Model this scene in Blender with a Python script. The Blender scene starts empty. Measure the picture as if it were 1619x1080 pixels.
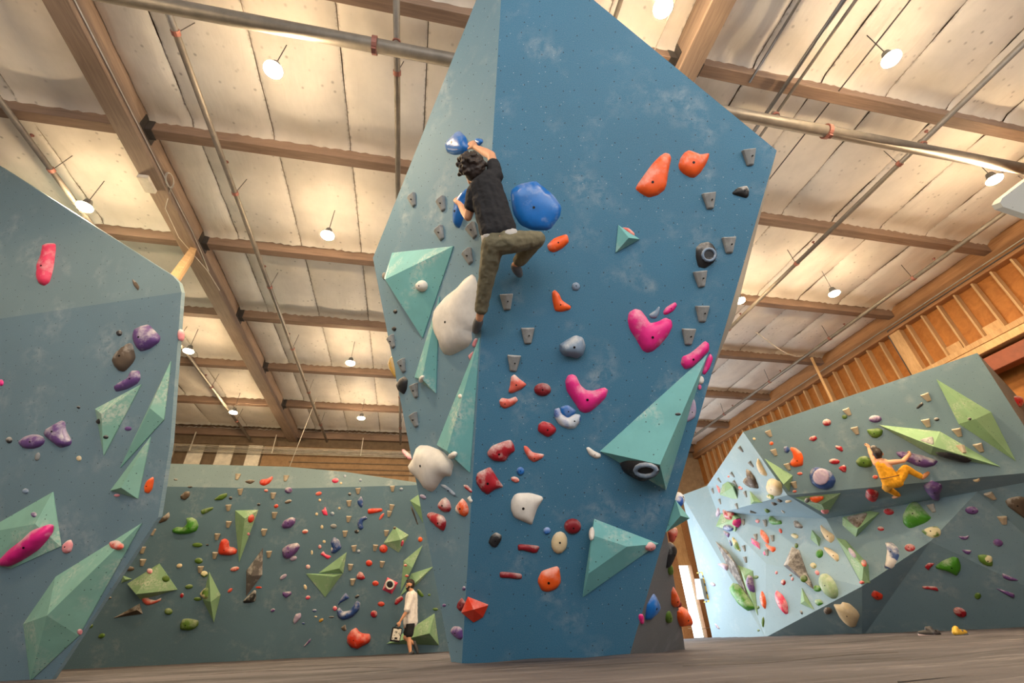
import bpy, bmesh, math, random
from mathutils import Vector, Matrix, geometry, noise as mnoise
from mathutils.bvhtree import BVHTree
random.seed(7)
S = bpy.context.scene
COL = S.collection
R = math.radians

# ------------------------------------------------------------------ camera
F = 720.0                      # focal length in pixels of the 1619 x 1080 frame
YAW, PIT, ROL, CH = R(12.76), R(33.27), R(-2.586), 0.175
fw = Vector((math.sin(YAW) * math.cos(PIT), math.cos(YAW) * math.cos(PIT), math.sin(PIT)))
r0 = Vector((math.cos(YAW), -math.sin(YAW), 0))
u0 = r0.cross(fw)
RT = math.cos(ROL) * r0 + math.sin(ROL) * u0
UP = -math.sin(ROL) * r0 + math.cos(ROL) * u0
C0 = Vector((0, 0, CH))
cam = bpy.data.cameras.new('camera')
cam.sensor_width = 36.0
cam.lens = F * 36.0 / 1619.0
cam.clip_start = 0.02
co = bpy.data.objects.new('camera', cam)
COL.objects.link(co)
M3 = Matrix((RT, UP, -fw)).transposed()
co.matrix_world = Matrix.Translation(C0) @ M3.to_4x4()
S.camera = co

# ------------------------------------------------------------------ world, exposure
S.view_settings.view_transform = 'Standard'
S.view_settings.look = 'None'
S.view_settings.gamma = 1
S.view_settings.use_curve_mapping = False
S.view_settings.exposure = 0.16
W = bpy.data.worlds.new('World')
S.world = W
W.use_nodes = True
W.node_tree.nodes['Background'].inputs[0].default_value = (0.90, 0.96, 1.0, 1)
W.node_tree.nodes['Background'].inputs[1].default_value = 3.9
LAMP_POWER = 1000.0
DOOR_POWER = 340.0
S.cycles.use_denoising = True
S.cycles.max_bounces = 6
S.cycles.diffuse_bounces = 4
S.cycles.sample_clamp_indirect = 8

def area(name, loc, rot, sx, sy, power, col):
    l = bpy.data.lights.new(name, 'AREA')
    l.shape = 'RECTANGLE'; l.size = sx; l.size_y = sy; l.energy = power; l.color = col
    o = bpy.data.objects.new(name, l); COL.objects.link(o)
    o.location = loc; o.rotation_euler = rot
    return o
# daylight through the open roll-up bay in the back wall, behind the pillar
area('bay_daylight', (6.5, 17.62, 2.0), (R(-90), 0, 0), 5.8, 3.7, DOOR_POWER, (0.86, 0.94, 1.0))

# ------------------------------------------------------------------ pixel helpers
def ray(x, y):
    return (RT * ((x - 809.5) / F) - UP * ((y - 540) / F) + fw)
def atd(x, y, d): return C0 + ray(x, y) * d
def atz(x, y, z):
    d = ray(x, y); return C0 + d * ((z - CH) / d.z)
def aty(x, y, Y):
    d = ray(x, y); return C0 + d * (Y / d.y)
def onpl(x, y, p, n):
    d = ray(x, y); return C0 + d * (n.dot(p - C0) / n.dot(d))

# ------------------------------------------------------------------ materials
MATS = {}
def lin(c):
    return tuple(((v / 255) / 12.92 if v / 255 <= .04045 else ((v / 255 + .055) / 1.055) ** 2.4) for v in c) + (1,)
def nd(t, k, **kw):
    n = t.nodes.new(k)
    for a, b in kw.items(): setattr(n, a, b)
    return n
def base_mat(name, rough=.6, metal=0.):
    m = bpy.data.materials.new(name); m.use_nodes = True
    t = m.node_tree; b = t.nodes['Principled BSDF']
    b.inputs['Roughness'].default_value = rough; b.inputs['Metallic'].default_value = metal
    return m, t, b
def mixc(t, fac, a, b):
    n = nd(t, 'ShaderNodeMix', data_type='RGBA')
    for i, v in ((0, fac), (6, a), (7, b)):
        if hasattr(v, 'node'): t.links.new(v, n.inputs[i])
        else: n.inputs[i].default_value = v
    return n.outputs[2]
def noise(t, vec, scale, detail=4., rough=.6, dist=0.):
    n = nd(t, 'ShaderNodeTexNoise')
    n.inputs['Scale'].default_value = scale; n.inputs['Detail'].default_value = detail
    n.inputs['Roughness'].default_value = rough; n.inputs['Distortion'].default_value = dist
    t.links.new(vec, n.inputs['Vector'])
    return n.outputs[0]
def ramp(t, fac, a, b, va=0., vb=1.):
    n = nd(t, 'ShaderNodeMapRange', clamp=True)
    n.inputs[1].default_value = a; n.inputs[2].default_value = b
    n.inputs[3].default_value = va; n.inputs[4].default_value = vb
    t.links.new(fac, n.inputs[0])
    return n.outputs[0]
def mth(t, op, a, b=None):
    n = nd(t, 'ShaderNodeMath', operation=op)
    for i, v in ((0, a), (1, b)):
        if v is None: continue
        if hasattr(v, 'node'): t.links.new(v, n.inputs[i])
        else: n.inputs[i].default_value = v
    return n.outputs[0]
def bump(t, b, h, strength, dist=.01):
    n = nd(t, 'ShaderNodeBump')
    n.inputs['Strength'].default_value = strength; n.inputs['Distance'].default_value = dist
    t.links.new(h, n.inputs['Height']); t.links.new(n.outputs[0], b.inputs['Normal'])
def objvec(t, scale=(1, 1, 1), rnd=True):
    tc = nd(t, 'ShaderNodeTexCoord'); mp = nd(t, 'ShaderNodeMapping')
    mp.inputs['Scale'].default_value = scale
    t.links.new(tc.outputs['Object'], mp.inputs[0])
    if not rnd: return mp.outputs[0]
    oi = nd(t, 'ShaderNodeObjectInfo'); ad = nd(t, 'ShaderNodeVectorMath', operation='MULTIPLY_ADD')
    ad.inputs[1].default_value = (1, 1, 1)
    cb = nd(t, 'ShaderNodeCombineXYZ')
    k = mth(t, 'MULTIPLY', oi.outputs['Random'], 37.)
    for i in range(3): t.links.new(k, cb.inputs[i])
    t.links.new(mp.outputs[0], ad.inputs[0]); t.links.new(cb.outputs[0], ad.inputs[2])
    return ad.outputs[0]

def plain(name, rgb, rough=.6, metal=0., var=.12, scale=6., bmp=0.):
    if name in MATS: return MATS[name]
    m, t, b = base_mat(name, rough, metal)
    v = objvec(t); n = noise(t, v, scale)
    c = lin(rgb); d = tuple(x * (1 - var * 2) for x in c[:3]) + (1,)
    t.links.new(mixc(t, ramp(t, n, .35, .65), d, c), b.inputs['Base Color'])
    if bmp: bump(t, b, noise(t, v, scale * 8), bmp)
    MATS[name] = m
    return m

def hold_mat(name, rgb, chalk=.5, rough=.5, rgb2=None):
    """moulded resin: the colour, a second moulded colour if any, white climbing chalk rubbed into it"""
    m, t, b = base_mat(name, rough)
    v = objvec(t); c = lin(rgb)
    n1 = noise(t, v, 9., 3.)
    col = mixc(t, ramp(t, n1, .3, .7), tuple(x * .82 for x in c[:3]) + (1,), c)
    if rgb2:
        col = mixc(t, ramp(t, noise(t, v, 5., 1.), .47, .53), col, lin(rgb2))
    ge = nd(t, 'ShaderNodeNewGeometry'); sp = nd(t, 'ShaderNodeSeparateXYZ'); t.links.new(ge.outputs['Normal'], sp.inputs[0])
    nn = mth(t, 'ADD', noise(t, v, 6., 5., .65), mth(t, 'MULTIPLY', sp.outputs[2], .16))   # hands leave chalk on the grip side, uppermost
    ch = ramp(t, nn, .45, .72, 0, min(1, chalk * 1.35))
    col = mixc(t, ch, col, lin((228, 222, 214)))
    t.links.new(col, b.inputs['Base Color'])
    bump(t, b, noise(t, v, 120., 2.), .15, .004)
    MATS[name] = m
for k, rgb, ch, rg, c2 in (
    ('gry', (140, 142, 142), .25, .7, None), ('bei', (176, 160, 136), .3, .7, None), ('blu', (22, 108, 190), .25, .3, None),
    ('nav', (44, 76, 140), .4, .45, None), ('wht', (226, 220, 212), .3, .6, None), ('crm', (222, 200, 160), .3, .6, None),
    ('red', (172, 22, 40), .6, .5, None), ('drd', (132, 16, 32), .25, .5, None), ('ora', (242, 92, 24), .3, .5, None),
    ('orr', (220, 56, 26), .25, .5, None), ('cor', (226, 100, 84), .6, .5, None), ('pnk', (228, 34, 134), .35, .5, None),
    ('npk', (236, 60, 100), .4, .5, None), ('lpk', (226, 140, 146), .6, .6, None), ('pur', (104, 70, 132), .5, .5, None),
    ('lil', (176, 158, 186), .5, .6, None), ('grn', (66, 140, 28), .3, .5, None), ('ogr', (84, 118, 34), .2, .6, None),
    ('ogc', (92, 130, 44), .2, .6, (214, 204, 160)), ('pgr', (150, 176, 132), .3, .6, None), ('blk', (34, 34, 38), .35, .55, None),
    ('brn', (92, 76, 62), .4, .7, None), ('gld', (190, 146, 52), .2, .35, None), ('sla', (120, 140, 164), .4, .5, None),
    ('rok', (104, 98, 96), .45, .8, None), ('bwh', (32, 32, 34), .9, .6, None), ('wor', (236, 92, 36), 1., .6, (232, 214, 206)),
    ('wbl', (200, 208, 220), .6, .5, (40, 90, 170)), ('wnv', (70, 96, 150), .8, .5, (214, 206, 200))):
    hold_mat(k, rgb, ch, rg, c2)

def vol_mat(name, rgb):
    """painted plywood volume with bolt holes and chalk"""
    m, t, b = base_mat(name, .65)
    v = objvec(t); c = lin(rgb)
    col = mixc(t, ramp(t, noise(t, v, 2.2, 5.), .35, .68), tuple(x * .84 for x in c[:3]) + (1,), c)
    ch = mth(t, 'MULTIPLY', ramp(t, noise(t, v, 1.7, 3.), .52, .7), ramp(t, noise(t, v, 26., 4.), .4, .6, 0, .55))
    col = mixc(t, ch, col, lin((226, 220, 205)))
    vo = nd(t, 'ShaderNodeTexVoronoi'); vo.inputs['Scale'].default_value = 14.; t.links.new(v, vo.inputs['Vector'])
    col = mixc(t, ramp(t, vo.outputs['Distance'], .075, .1, 1, 0), col, (.03, .06, .06, 1))
    t.links.new(col, b.inputs['Base Color'])
    bump(t, b, noise(t, v, 160., 2.), .2, .003)
    MATS[name] = m
vol_mat('tea', (112, 178, 180)); vol_mat('min', (138, 186, 168)); vol_mat('vgr', (136, 172, 130))

def paint(name, rgb, chalk=.5, dark=.8, specks=.5, chalkcol=(206, 208, 206), lo=.5):
    """textured climbing-wall paint in metres of UV: T-nut holes, chalk clouds, white specks"""
    m, t, b = base_mat(name, .7)
    uv = nd(t, 'ShaderNodeUVMap').outputs[0]; c = lin(rgb)
    n1 = noise(t, uv, .7, 4.)
    col = mixc(t, ramp(t, n1, .3, .7), tuple(x * .86 for x in c[:3]) + (1,), c)
    a = mth(t, 'MULTIPLY', ramp(t, noise(t, uv, 1.7, 2., .5, .3), lo + .02, lo + .24), ramp(t, noise(t, uv, 8., 6., .7, .3), lo - .08, lo + .2, 0, chalk))
    col = mixc(t, a, col, lin(chalkcol))
    col = mixc(t, ramp(t, noise(t, uv, 150., 2.), .38, .62, 0, .12), col, (.55, .6, .62, 1))
    vo = nd(t, 'ShaderNodeTexVoronoi', voronoi_dimensions='2D'); vo.inputs['Scale'].default_value = 5.2
    vo.inputs['Randomness'].default_value = .55; t.links.new(uv, vo.inputs['Vector'])
    col = mixc(t, ramp(t, vo.outputs['Distance'], .026, .038, dark, 0), col, (.012, .018, .022, 1))
    v2 = nd(t, 'ShaderNodeTexVoronoi', voronoi_dimensions='2D'); v2.inputs['Scale'].default_value = 6.3
    t.links.new(uv, v2.inputs['Vector'])
    keep = ramp(t, noise(t, uv, .5, 1.), .45, .55, 0, specks)
    col = mixc(t, mth(t, 'MULTIPLY', ramp(t, v2.outputs['Distance'], .022, .036, 1, 0), keep), col, (.7, .74, .76, 1))
    t.links.new(col, b.inputs['Base Color'])
    bump(t, b, noise(t, uv, 140., 3.), .35, .006)
    MATS[name] = m
paint('paint_pillar', (30, 104, 138), .34, .9, .35)
paint('paint_pillar_lit', (96, 134, 154), .4, .9, .2)  # paler copy of the pillar paint: lamplight and chalk put into the colour
paint('paint_lit_grey', (114, 138, 144), .45, .85, .1)  # lighter grey for upper panels: light from above put into the colour
paint('paint_slate', (96, 124, 138), .3, .9, .0)
paint('paint_back', (82, 116, 134), .3, .3, .3)
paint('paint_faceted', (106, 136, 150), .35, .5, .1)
paint('paint_daylit', (142, 172, 188), .4, .5, .0)  # lighter copy of the faceted-wall paint: daylight put into the colour
paint('paint_corner', (168, 170, 166), .3, .4, .0)
paint('paint_steel', (104, 108, 112), .3, .2, .1)

def wood(name, a, bcol, sc=(1, 14, 14), rough=.7):
    m, t, b = base_mat(name, rough)
    v = objvec(t, sc)
    n = noise(t, v, 1.6, 6., .65, 1.2)
    col = mixc(t, ramp(t, n, .3, .7), lin(a), lin(bcol))
    col = mixc(t, ramp(t, noise(t, objvec(t), .9, 3.), .5, .75, 0, .4), col, tuple(x * .45 for x in lin(a)[:3]) + (1,))
    t.links.new(col, b.inputs['Base Color'])
    MATS[name] = m
wood('glulam', (132, 110, 94), (162, 138, 118), (14, .8, 14))
wood('purlin', (118, 94, 78), (146, 120, 100), (.8, 14, 14))
wood('stud', (176, 140, 98), (208, 174, 130), (14, 14, 1))
wood('ply', (158, 98, 42), (186, 124, 60), (3, 3, 3))
wood('lumber', (190, 150, 104), (220, 182, 134), (10, 10, 2))
wood('beam', (150, 106, 68), (182, 136, 94), (14, .8, 14))
MATS['blanket_'] = None

def blanket():
    """white vinyl roof insulation: stained seams, mildew specks, soft folds"""
    m, t, b = base_mat('blanket', .55)
    v = objvec(t)
    tc = nd(t, 'ShaderNodeUVMap').outputs[0]
    c = lin((238, 230, 220))
    col = mixc(t, ramp(t, noise(t, v, 1.4, 4.), .35, .7), tuple(x * .84 for x in c[:3]) + (1,), c)
    sp = nd(t, 'ShaderNodeSeparateXYZ'); t.links.new(tc, sp.inputs[0])
    e = mth(t, 'MINIMUM', sp.outputs[0], mth(t, 'SUBTRACT', 1., sp.outputs[0]))
    st = mth(t, 'MULTIPLY', ramp(t, e, .0, .03, 1, 0), ramp(t, noise(t, v, 13., 3.), .46, .66, 0, .6))
    col = mixc(t, st, col, (.11, .085, .06, 1))
    vo = nd(t, 'ShaderNodeTexVoronoi'); vo.inputs['Scale'].default_value = 7.; t.links.new(v, vo.inputs['Vector'])
    sk = mth(t, 'MULTIPLY', ramp(t, vo.outputs['Distance'], .07, .2, 1, 0), ramp(t, noise(t, v, 1.1, 2.), .45, .62, 0, .55))
    col = mixc(t, sk, col, (.13, .10, .08, 1))
    t.links.new(col, b.inputs['Base Color'])
    v3 = objvec(t, (9, 2.2, 1))
    bump(t, b, noise(t, v3, 1.2, 3., .5, .6), .18, .03)
    MATS['blanket'] = m
blanket()

def floor_mat():
    m, t, b = base_mat('mat_vinyl', .72); b.inputs['Specular IOR Level'].default_value = .25
    v = objvec(t, (.35, 1.6, 1), False)
    c1, c2 = lin((66, 63, 66)), lin((96, 91, 94))
    col = mixc(t, ramp(t, noise(t, v, .7, 5.), .35, .65), c1, c2)
    col = mixc(t, ramp(t, noise(t, objvec(t, (.4, 4.0, 1), False), 2.1, 6., .7), .54, .72, 0, .6), col, lin((150, 144, 144)))  # pale streaks: light along the mat wrinkles put into the colour
    col = mixc(t, ramp(t, noise(t, objvec(t, (.25, 3.2, 1), False), 1.3, 5., .7), .52, .7, 0, .75), col, lin((34, 30, 30)))  # dark streaks: shading of the vinyl wrinkles put into the colour
    t.links.new(col, b.inputs['Base Color'])
    bump(t, b, noise(t, objvec(t, (.3, 2.6, 1), False), 2.2, 5., .6, .5), .9, .05)
    MATS['floor'] = m
floor_mat()
def emit(name, col, s):
    m = bpy.data.materials.new(name); m.use_nodes = True; t = m.node_tree
    t.nodes.remove(t.nodes['Principled BSDF'])
    e = nd(t, 'ShaderNodeEmission'); e.inputs[0].default_value = col; e.inputs[1].default_value = s
    t.links.new(e.outputs[0], t.nodes['Material Output'].inputs[0]); MATS[name] = m
emit('lamp_glow', (1., .74, .44, 1), LAMP_POWER)
plain('steel', (120, 120, 122), .45, .8); plain('pipe', (132, 124, 114), .5, .35); plain('bracket', (84, 78, 74), .6, .5)
plain('clamp', (150, 96, 84), .6, .2); plain('cable', (214, 204, 188), .7); plain('redsteel', (142, 74, 50), .6)
plain('tanwall', (170, 146, 116), .8); plain('brownboard', (116, 96, 74), .8); plain('white_panel', (226, 216, 198), .7)
plain('darkbolt', (22, 22, 24), .4, .6, 0.); plain('tubewall', (150, 118, 84), .8); plain('plaster', (196, 186, 172), .9)

# ------------------------------------------------------------------ object helpers
def tag(o, label=None, cat=None, group=None, kind=None):
    if label: o['label'] = label
    if cat: o['category'] = cat
    if group: o['group'] = group
    if kind: o['kind'] = kind
    return o
def empty(name, loc=(0, 0, 0)):
    o = bpy.data.objects.new(name, None); COL.objects.link(o); o.location = loc
    o.empty_display_size = .1
    return o
def link(name, me, mat=None, parent=None, loc=None):
    o = bpy.data.objects.new(name, me); COL.objects.link(o)
    if mat and not me.materials: me.materials.append(MATS[mat] if isinstance(mat, str) else mat)
    if parent: o.parent = parent
    if loc is not None: o.location = loc
    return o
def mesh(name, verts, faces, smooth=False):
    me = bpy.data.meshes.new(name); me.from_pydata([tuple(v) for v in verts], [], faces); me.update()
    if smooth: me.polygons.foreach_set('use_smooth', [True] * len(me.polygons))
    return me
def bm_mesh(name, bm, smooth=False):
    me = bpy.data.meshes.new(name); bm.to_mesh(me); bm.free()
    if smooth: me.polygons.foreach_set('use_smooth', [True] * len(me.polygons))
    return me
def box_bm(bm, lo, hi):
    x0, y0, z0 = lo; x1, y1, z1 = hi
    v = [bm.verts.new(p) for p in ((x0, y0, z0), (x1, y0, z0), (x1, y1, z0), (x0, y1, z0), (x0, y0, z1), (x1, y0, z1), (x1, y1, z1), (x0, y1, z1))]
    for f in ((0, 3, 2, 1), (4, 5, 6, 7), (0, 1, 5, 4), (1, 2, 6, 5), (2, 3, 7, 6), (3, 0, 4, 7)): bm.faces.new([v[i] for i in f])
def box(name, lo, hi, mat, parent=None, bev=0., org=None):
    """box in world coordinates; its origin at org (the parent's location for children)"""
    c = Vector(org) if org is not None else (Vector((0, 0, 0)) if parent else Vector(((lo[0] + hi[0]) / 2, (lo[1] + hi[1]) / 2, lo[2])))
    bm = bmesh.new(); box_bm(bm, Vector(lo) - c, Vector(hi) - c)
    if bev: bmesh.ops.bevel(bm, geom=bm.edges[:], offset=bev, segments=1, affect='EDGES')
    o = link(name, bm_mesh(name, bm), mat, parent)
    if not parent: o.location = c
    return o
def frame(d):
    d = d.normalized(); a = Vector((0, 0, 1)) if abs(d.z) < .9 else Vector((1, 0, 0))
    u = d.cross(a).normalized(); return u, d.cross(u)
def tube_bm(bm, pts, rad, seg=10, cap=True):
    pts = [Vector(p) for p in pts]; rings = []
    for i, p in enumerate(pts):
        d = (pts[min(i + 1, len(pts) - 1)] - pts[max(i - 1, 0)])
        u, w = frame(d)
        if rings:
            pu = rings[-1][1]; u = (pu - pu.dot(d.normalized()) * d.normalized()).normalized(); w = d.normalized().cross(u)
        r = rad[i] if isinstance(rad, (list, tuple)) else rad
        rings.append(([bm.verts.new(p + (u * math.cos(2 * math.pi * k / seg) + w * math.sin(2 * math.pi * k / seg)) * r) for k in range(seg)], u))
    for (a, _), (b, _) in zip(rings, rings[1:]):
        for k in range(seg): bm.faces.new((a[k], a[(k + 1) % seg], b[(k + 1) % seg], b[k]))
    if cap:
        bm.faces.new(rings[0][0][::-1]); bm.faces.new(rings[-1][0])
def tube(name, pts, rad, mat, parent=None, seg=10):
    c = Vector((0, 0, 0)) if parent else Vector(pts[0])
    bm = bmesh.new(); tube_bm(bm, [Vector(p) - c for p in pts], rad, seg)
    bmesh.ops.recalc_face_normals(bm, faces=bm.faces)
    o = link(name, bm_mesh(name, bm, True), mat, parent)
    if not parent: o.location = c
    return o
def hull_mesh(name, pts):
    bm = bmesh.new()
    for p in pts: bm.verts.new(p)
    r = bmesh.ops.convex_hull(bm, input=bm.verts)
    junk = [g for g in r['geom_interior'] + r['geom_unused'] if isinstance(g, bmesh.types.BMVert)]
    if junk: bmesh.ops.delete(bm, geom=list(set(junk)), context='VERTS')
    bmesh.ops.dissolve_limit(bm, angle_limit=.01, verts=bm.verts, edges=bm.edges)
    bmesh.ops.recalc_face_normals(bm, faces=bm.faces)
    return bm_mesh(name, bm)
def uv_planar(me, n):
    n = n.normalized(); v = (Vector((0, 0, 1)) - n * n.z)
    v = v.normalized() if v.length > .05 else Vector((0, 1, 0)); u = v.cross(n)
    l = me.uv_layers.new(name='UVMap')
    for lp in me.loops:
        p = me.vertices[lp.vertex_index].co; l.data[lp.index].uv = (p.dot(u), p.dot(v))

def facet(name, pts, mat, parent, thick=.05):
    """a flat wall panel: polygon pts (world), extruded away from the viewer"""
    pts = [Vector(p) for p in pts]; c = sum(pts, Vector()) / len(pts)
    n = Vector()
    for i in range(len(pts)):
        n += (pts[i] - c).cross(pts[(i + 1) % len(pts)] - c)
    n.normalize()
    if n.dot(C0 - c) < 0: n = -n; pts = pts[::-1]
    k = len(pts)
    vs = pts + [p - n * thick for p in pts]
    fs = [tuple(range(k)), tuple(range(2 * k - 1, k - 1, -1))] + [(i, i + k, (i + 1) % k + k, (i + 1) % k) for i in range(k)]
    if max(abs((p - c).dot(n)) for p in pts) > .004:      # not quite flat: the same fan of triangles that seats the holds
        fs[0:1] = [(0, i, i + 1) for i in range(1, k - 1)]
    me = mesh(name, vs, fs); uv_planar(me, n)
    o = link(name, me, mat, parent)
    return o, pts, n
SURF = {}       # wall group -> list of (verts, tris) used to seat holds on the real surface
def add_surf(g, pts):
    SURF.setdefault(g, []).append(([tuple(p) for p in pts], [(0, i, i + 1) for i in range(1, len(pts) - 1)]))
def bvh(g):
    V, T = [], []
    for v, t in SURF[g]:
        o = len(V); V += v; T += [tuple(i + o for i in f) for f in t]
    return BVHTree.FromPolygons(V, T)
# ------------------------------------------------------------------ room shell
ZR, ZP = 7.08, 6.9            # insulation line, purlin underside
YB = 17.7                     # back wall
XR = 12.0                     # face of the ledger beam on the far side wall
# mats
def mat_z(x, y):
    z = .012 * mnoise.noise(Vector((x * .35, y * .9, 0))) + .009 * mnoise.noise(Vector((x * .9 + 5, y * 2.6, 3))) 
    z += .016 * mnoise.noise(Vector((x * 1.1, y * 4.6, 9)))
    d = (x - .34) ** 2 / 1.2 + (y - 13.9) ** 2 / 1.2
    z -= .085 * math.exp(-d)
    if y < 2: z *= max(0, (y + 1) / 3) if y > -1 else 0
    return z
def build_floor():
    xs = [-14 + 28 * i / 180 for i in range(181)]
    ys = [-6 + 8 * i / 20 for i in range(20)] + [2 + (16.2) * (i / 230) for i in range(231)]
    vs = [(x, y, mat_z(x, y)) for y in ys for x in xs]
    n = len(xs)
    fs = [(j * n + i, j * n + i + 1, (j + 1) * n + i + 1, (j + 1) * n + i) for j in range(len(ys) - 1) for i in range(n - 1)]
    o = link('floor', mesh('floor', vs, fs, True), 'floor')
    tag(o, 'wrinkled grey-brown vinyl crash mats covering the whole gym floor', None, None, 'structure')
    # seams of the mat covers: raised welded strips lying on the vinyl
    for a, b in (((1080, 1056), (1420, 1034)), ((1420, 1078), (1619, 1062)), ((300, 1068), (700, 1052))):
        pa, pb = atz(*a, 0.), atz(*b, 0.)
        pts = []
        for i in range(25):
            p = pa.lerp(pb, i / 24); p.z = mat_z(p.x, p.y) + .001
            pts.append(p)
        tube('mat_seam', pts, .003, 'bracket', o, 6)
build_floor()

# ceiling deck above everything and the insulation panels under it
bm = bmesh.new(); box_bm(bm, (-14, -6, 7.24), (12.6, 18, 7.4))
ceil = tag(link('ceiling', bm_mesh('ceiling', bm), 'tanwall'), 'warehouse roof lined with white vinyl insulation blankets', None, None, 'structure')
PY = [.3, 2.76, 5.16, 7.58, 10.02, 12.5, 14.98, 17.4]     # far lower edge of every purlin
def panel_mesh(w, l, seed):
    nx, ny = max(4, int(w / .075)), 22
    vs, uvs = [], []
    for j in range(ny + 1):
        for i in range(nx + 1):
            u, v = i / nx, j / ny
            sag = -.05 * (math.sin(math.pi * u) ** .5) * (math.sin(math.pi * v) ** .4)
            edge = math.exp(-min(v, 1 - v) * l / .16)
            pl = .018 * math.sin(u * w * 34 + 3 * mnoise.noise(Vector((u * 5, seed, 0)))) * edge
            lip = -.05 * max(0, 1 - min(v, 1 - v) * l / .05)
            z = .06 + sag + pl + lip + .02 * mnoise.noise(Vector((u * w * 3, v * l * 3, seed * 7.3)))
            vs.append((u * w, v * l, z)); uvs.append((u, v))
    fs = [(j * (nx + 1) + i, (j + 1) * (nx + 1) + i, (j + 1) * (nx + 1) + i + 1, j * (nx + 1) + i + 1) for j in range(ny) for i in range(nx)]
    me = mesh('insulation_panel', vs, fs, True)
    l_ = me.uv_layers.new(name='UVMap')
    for lp in me.loops: l_.data[lp.index].uv = uvs[lp.vertex_index]
    me.materials.append(MATS['blanket'])
    return me
PM = {}
def panels(x0, x1, y0, y1, parts):
    xs = [x0] + [x for x in parts if x0 + .1 < x < x1 - .1] + [x1]
    for a, b in zip(xs, xs[1:]):
        key = (round(b - a, 2), round(y1 - y0, 1), random.randrange(3))
        if key not in PM: PM[key] = panel_mesh(b - a - .012, y1 - y0, key[2] + 1)
        link('insulation_panel', PM[key], None, ceil, (a + .006, y0, ZR))
seam = [-12.1 + 1.18 * i for i in range(22)]
BAYS = ((-10.9, -4.78), (-4.47, 3.15), (3.45, XR))
for j in range(len(PY)):
    y0 = PY[j]; y1 = (PY[j + 1] - .17) if j + 1 < len(PY) else YB
    for a, b in BAYS: panels(a, b, y0, y1, seam)

for X in (-4.78, 3.15):
    o = box('roof_beam', (X, -6, 6.72), (X + .31, YB, 7.2), 'glulam', None, .012)
    tag(o, 'long glue-laminated timber roof beam ' + ('above the big slate overhang' if X < 0 else 'passing behind the pillar top'), None, 'main roof beams', 'structure')
for j, y in enumerate(PY[:-1]):
    for k, (a, b) in enumerate(BAYS):
        o = box('roof_purlin', (a, y - .17, ZP), (b, y, 7.2), 'purlin', None, .008)
        tag(o, None, None, 'timber roof purlins', 'structure')
        org = o.location
        for xx, s in ((a, 1), (b, -1)):
            if abs(xx - XR) < .01 or xx < -10: 
                continue
            bm = bmesh.new()
            e = .012
            box_bm(bm, Vector((min(xx, xx + s * e), y - .27, ZP - .03)) - org, Vector((max(xx, xx + s * e), y + .1, ZP + .22)) - org)
            box_bm(bm, Vector((min(xx, xx + s * .11), y - .178, ZP - .012)) - org, Vector((max(xx, xx + s * .11), y + .008, ZP - .002)) - org)
            box_bm(bm, Vector((min(xx, xx + s * .11), y - .178, ZP)) - org, Vector((max(xx, xx + s * .11), y - .17, ZP + .2)) - org)
            h = link('joist_hanger', bm_mesh('joist_hanger', bm), 'bracket', o)
o = box('roof_purlin', (-10.9, YB - .22, ZP - .06), (XR, YB - .05, 7.2), 'purlin', None, .008)
tag(o, 'last timber purlin running along the back wall', None, 'timber roof purlins', 'structure')

# ---- wall_back with the roll-up bay and a narrow side door
bm = bmesh.new()
for lo, hi in (((-14, YB, -.2), (3.6, YB + .2, 7.3)), ((3.6, YB, 3.9), (9.4, YB + .2, 7.3)), ((9.4, YB, -.2), (10.1, YB + .2, 7.3)),
               ((10.1, YB, 2.36), (10.66, YB + .2, 7.3)), ((10.66, YB, -.2), (12.6, YB + .2, 7.3))):
    box_bm(bm, lo, hi)
wb = tag(link('wall_back', bm_mesh('wall_back', bm), 'tanwall'), 'tan back wall of the warehouse under the roof', None, None, 'structure')
def px_box(x0, x1, y0, y1, Y, th):
    a, b = aty(x0, (y0 + y1) / 2, Y), aty(x1, (y0 + y1) / 2, Y)
    zt, zb = aty((x0 + x1) / 2, y0, Y).z, aty((x0 + x1) / 2, y1, Y).z
    return (min(a.x, b.x), Y, zb), (max(a.x, b.x), Y + th, zt)
for i, (a, b) in enumerate(((255, 272), (293, 319), (340, 367), (388, 411))):
    lo, hi = px_box(a, b, 704, 745, YB - .04, .05)
    w = tag(link('window_%d' % (i + 1), mesh('w', [], []), None), ('first', 'second', 'third', 'last')[i] + ' pale frosted clerestory window counting from the slate overhang', None, 'clerestory windows', 'structure')
    box('pane', lo, hi, 'white_panel', w)
    for xx in (lo[0] - .04, hi[0]):
        box('window_frame', (xx, YB - .07, lo[2]), (xx + .04, YB, hi[2]), 'brownboard', w)
for a, b in ((273, 291), (320, 338), (368, 386)):
    lo, hi = px_box(a, b, 704, 745, YB - .03, .04)
    box('wall_board', lo, hi, 'brownboard', wb)
lo, hi = px_box(412, 648, 704, 760, YB - .03, .04)
box('wall_board', lo, hi, 'tubewall', wb)
for k, z in enumerate((5.55, 5.72, 5.95)):
    box('batten', (-4.6, YB - .07, z), (1.5, YB - .02, z + .035), 'brownboard', wb)
lo, hi = px_box(262, 655, 690, 700, YB - .06, .06)
box('header_board', (-9.5, YB - .06, 6.55), (2, YB - .002, 6.88), 'brownboard', wb)
for k in range(5):
    t_ = tube('conduit', [(-10, 17.42 + .02 * k, 6.42 - .05 * k), (3, 17.42 + .02 * k, 6.40 - .05 * k)], .014 + .004 * (k % 2), 'cable', None, 8)
    tag(t_, ['topmost', 'second', 'third', 'fourth', 'lowest'][k] + ' pale conduit of the bundle crossing the back wall', 'conduit', 'conduits along the back wall')
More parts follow.
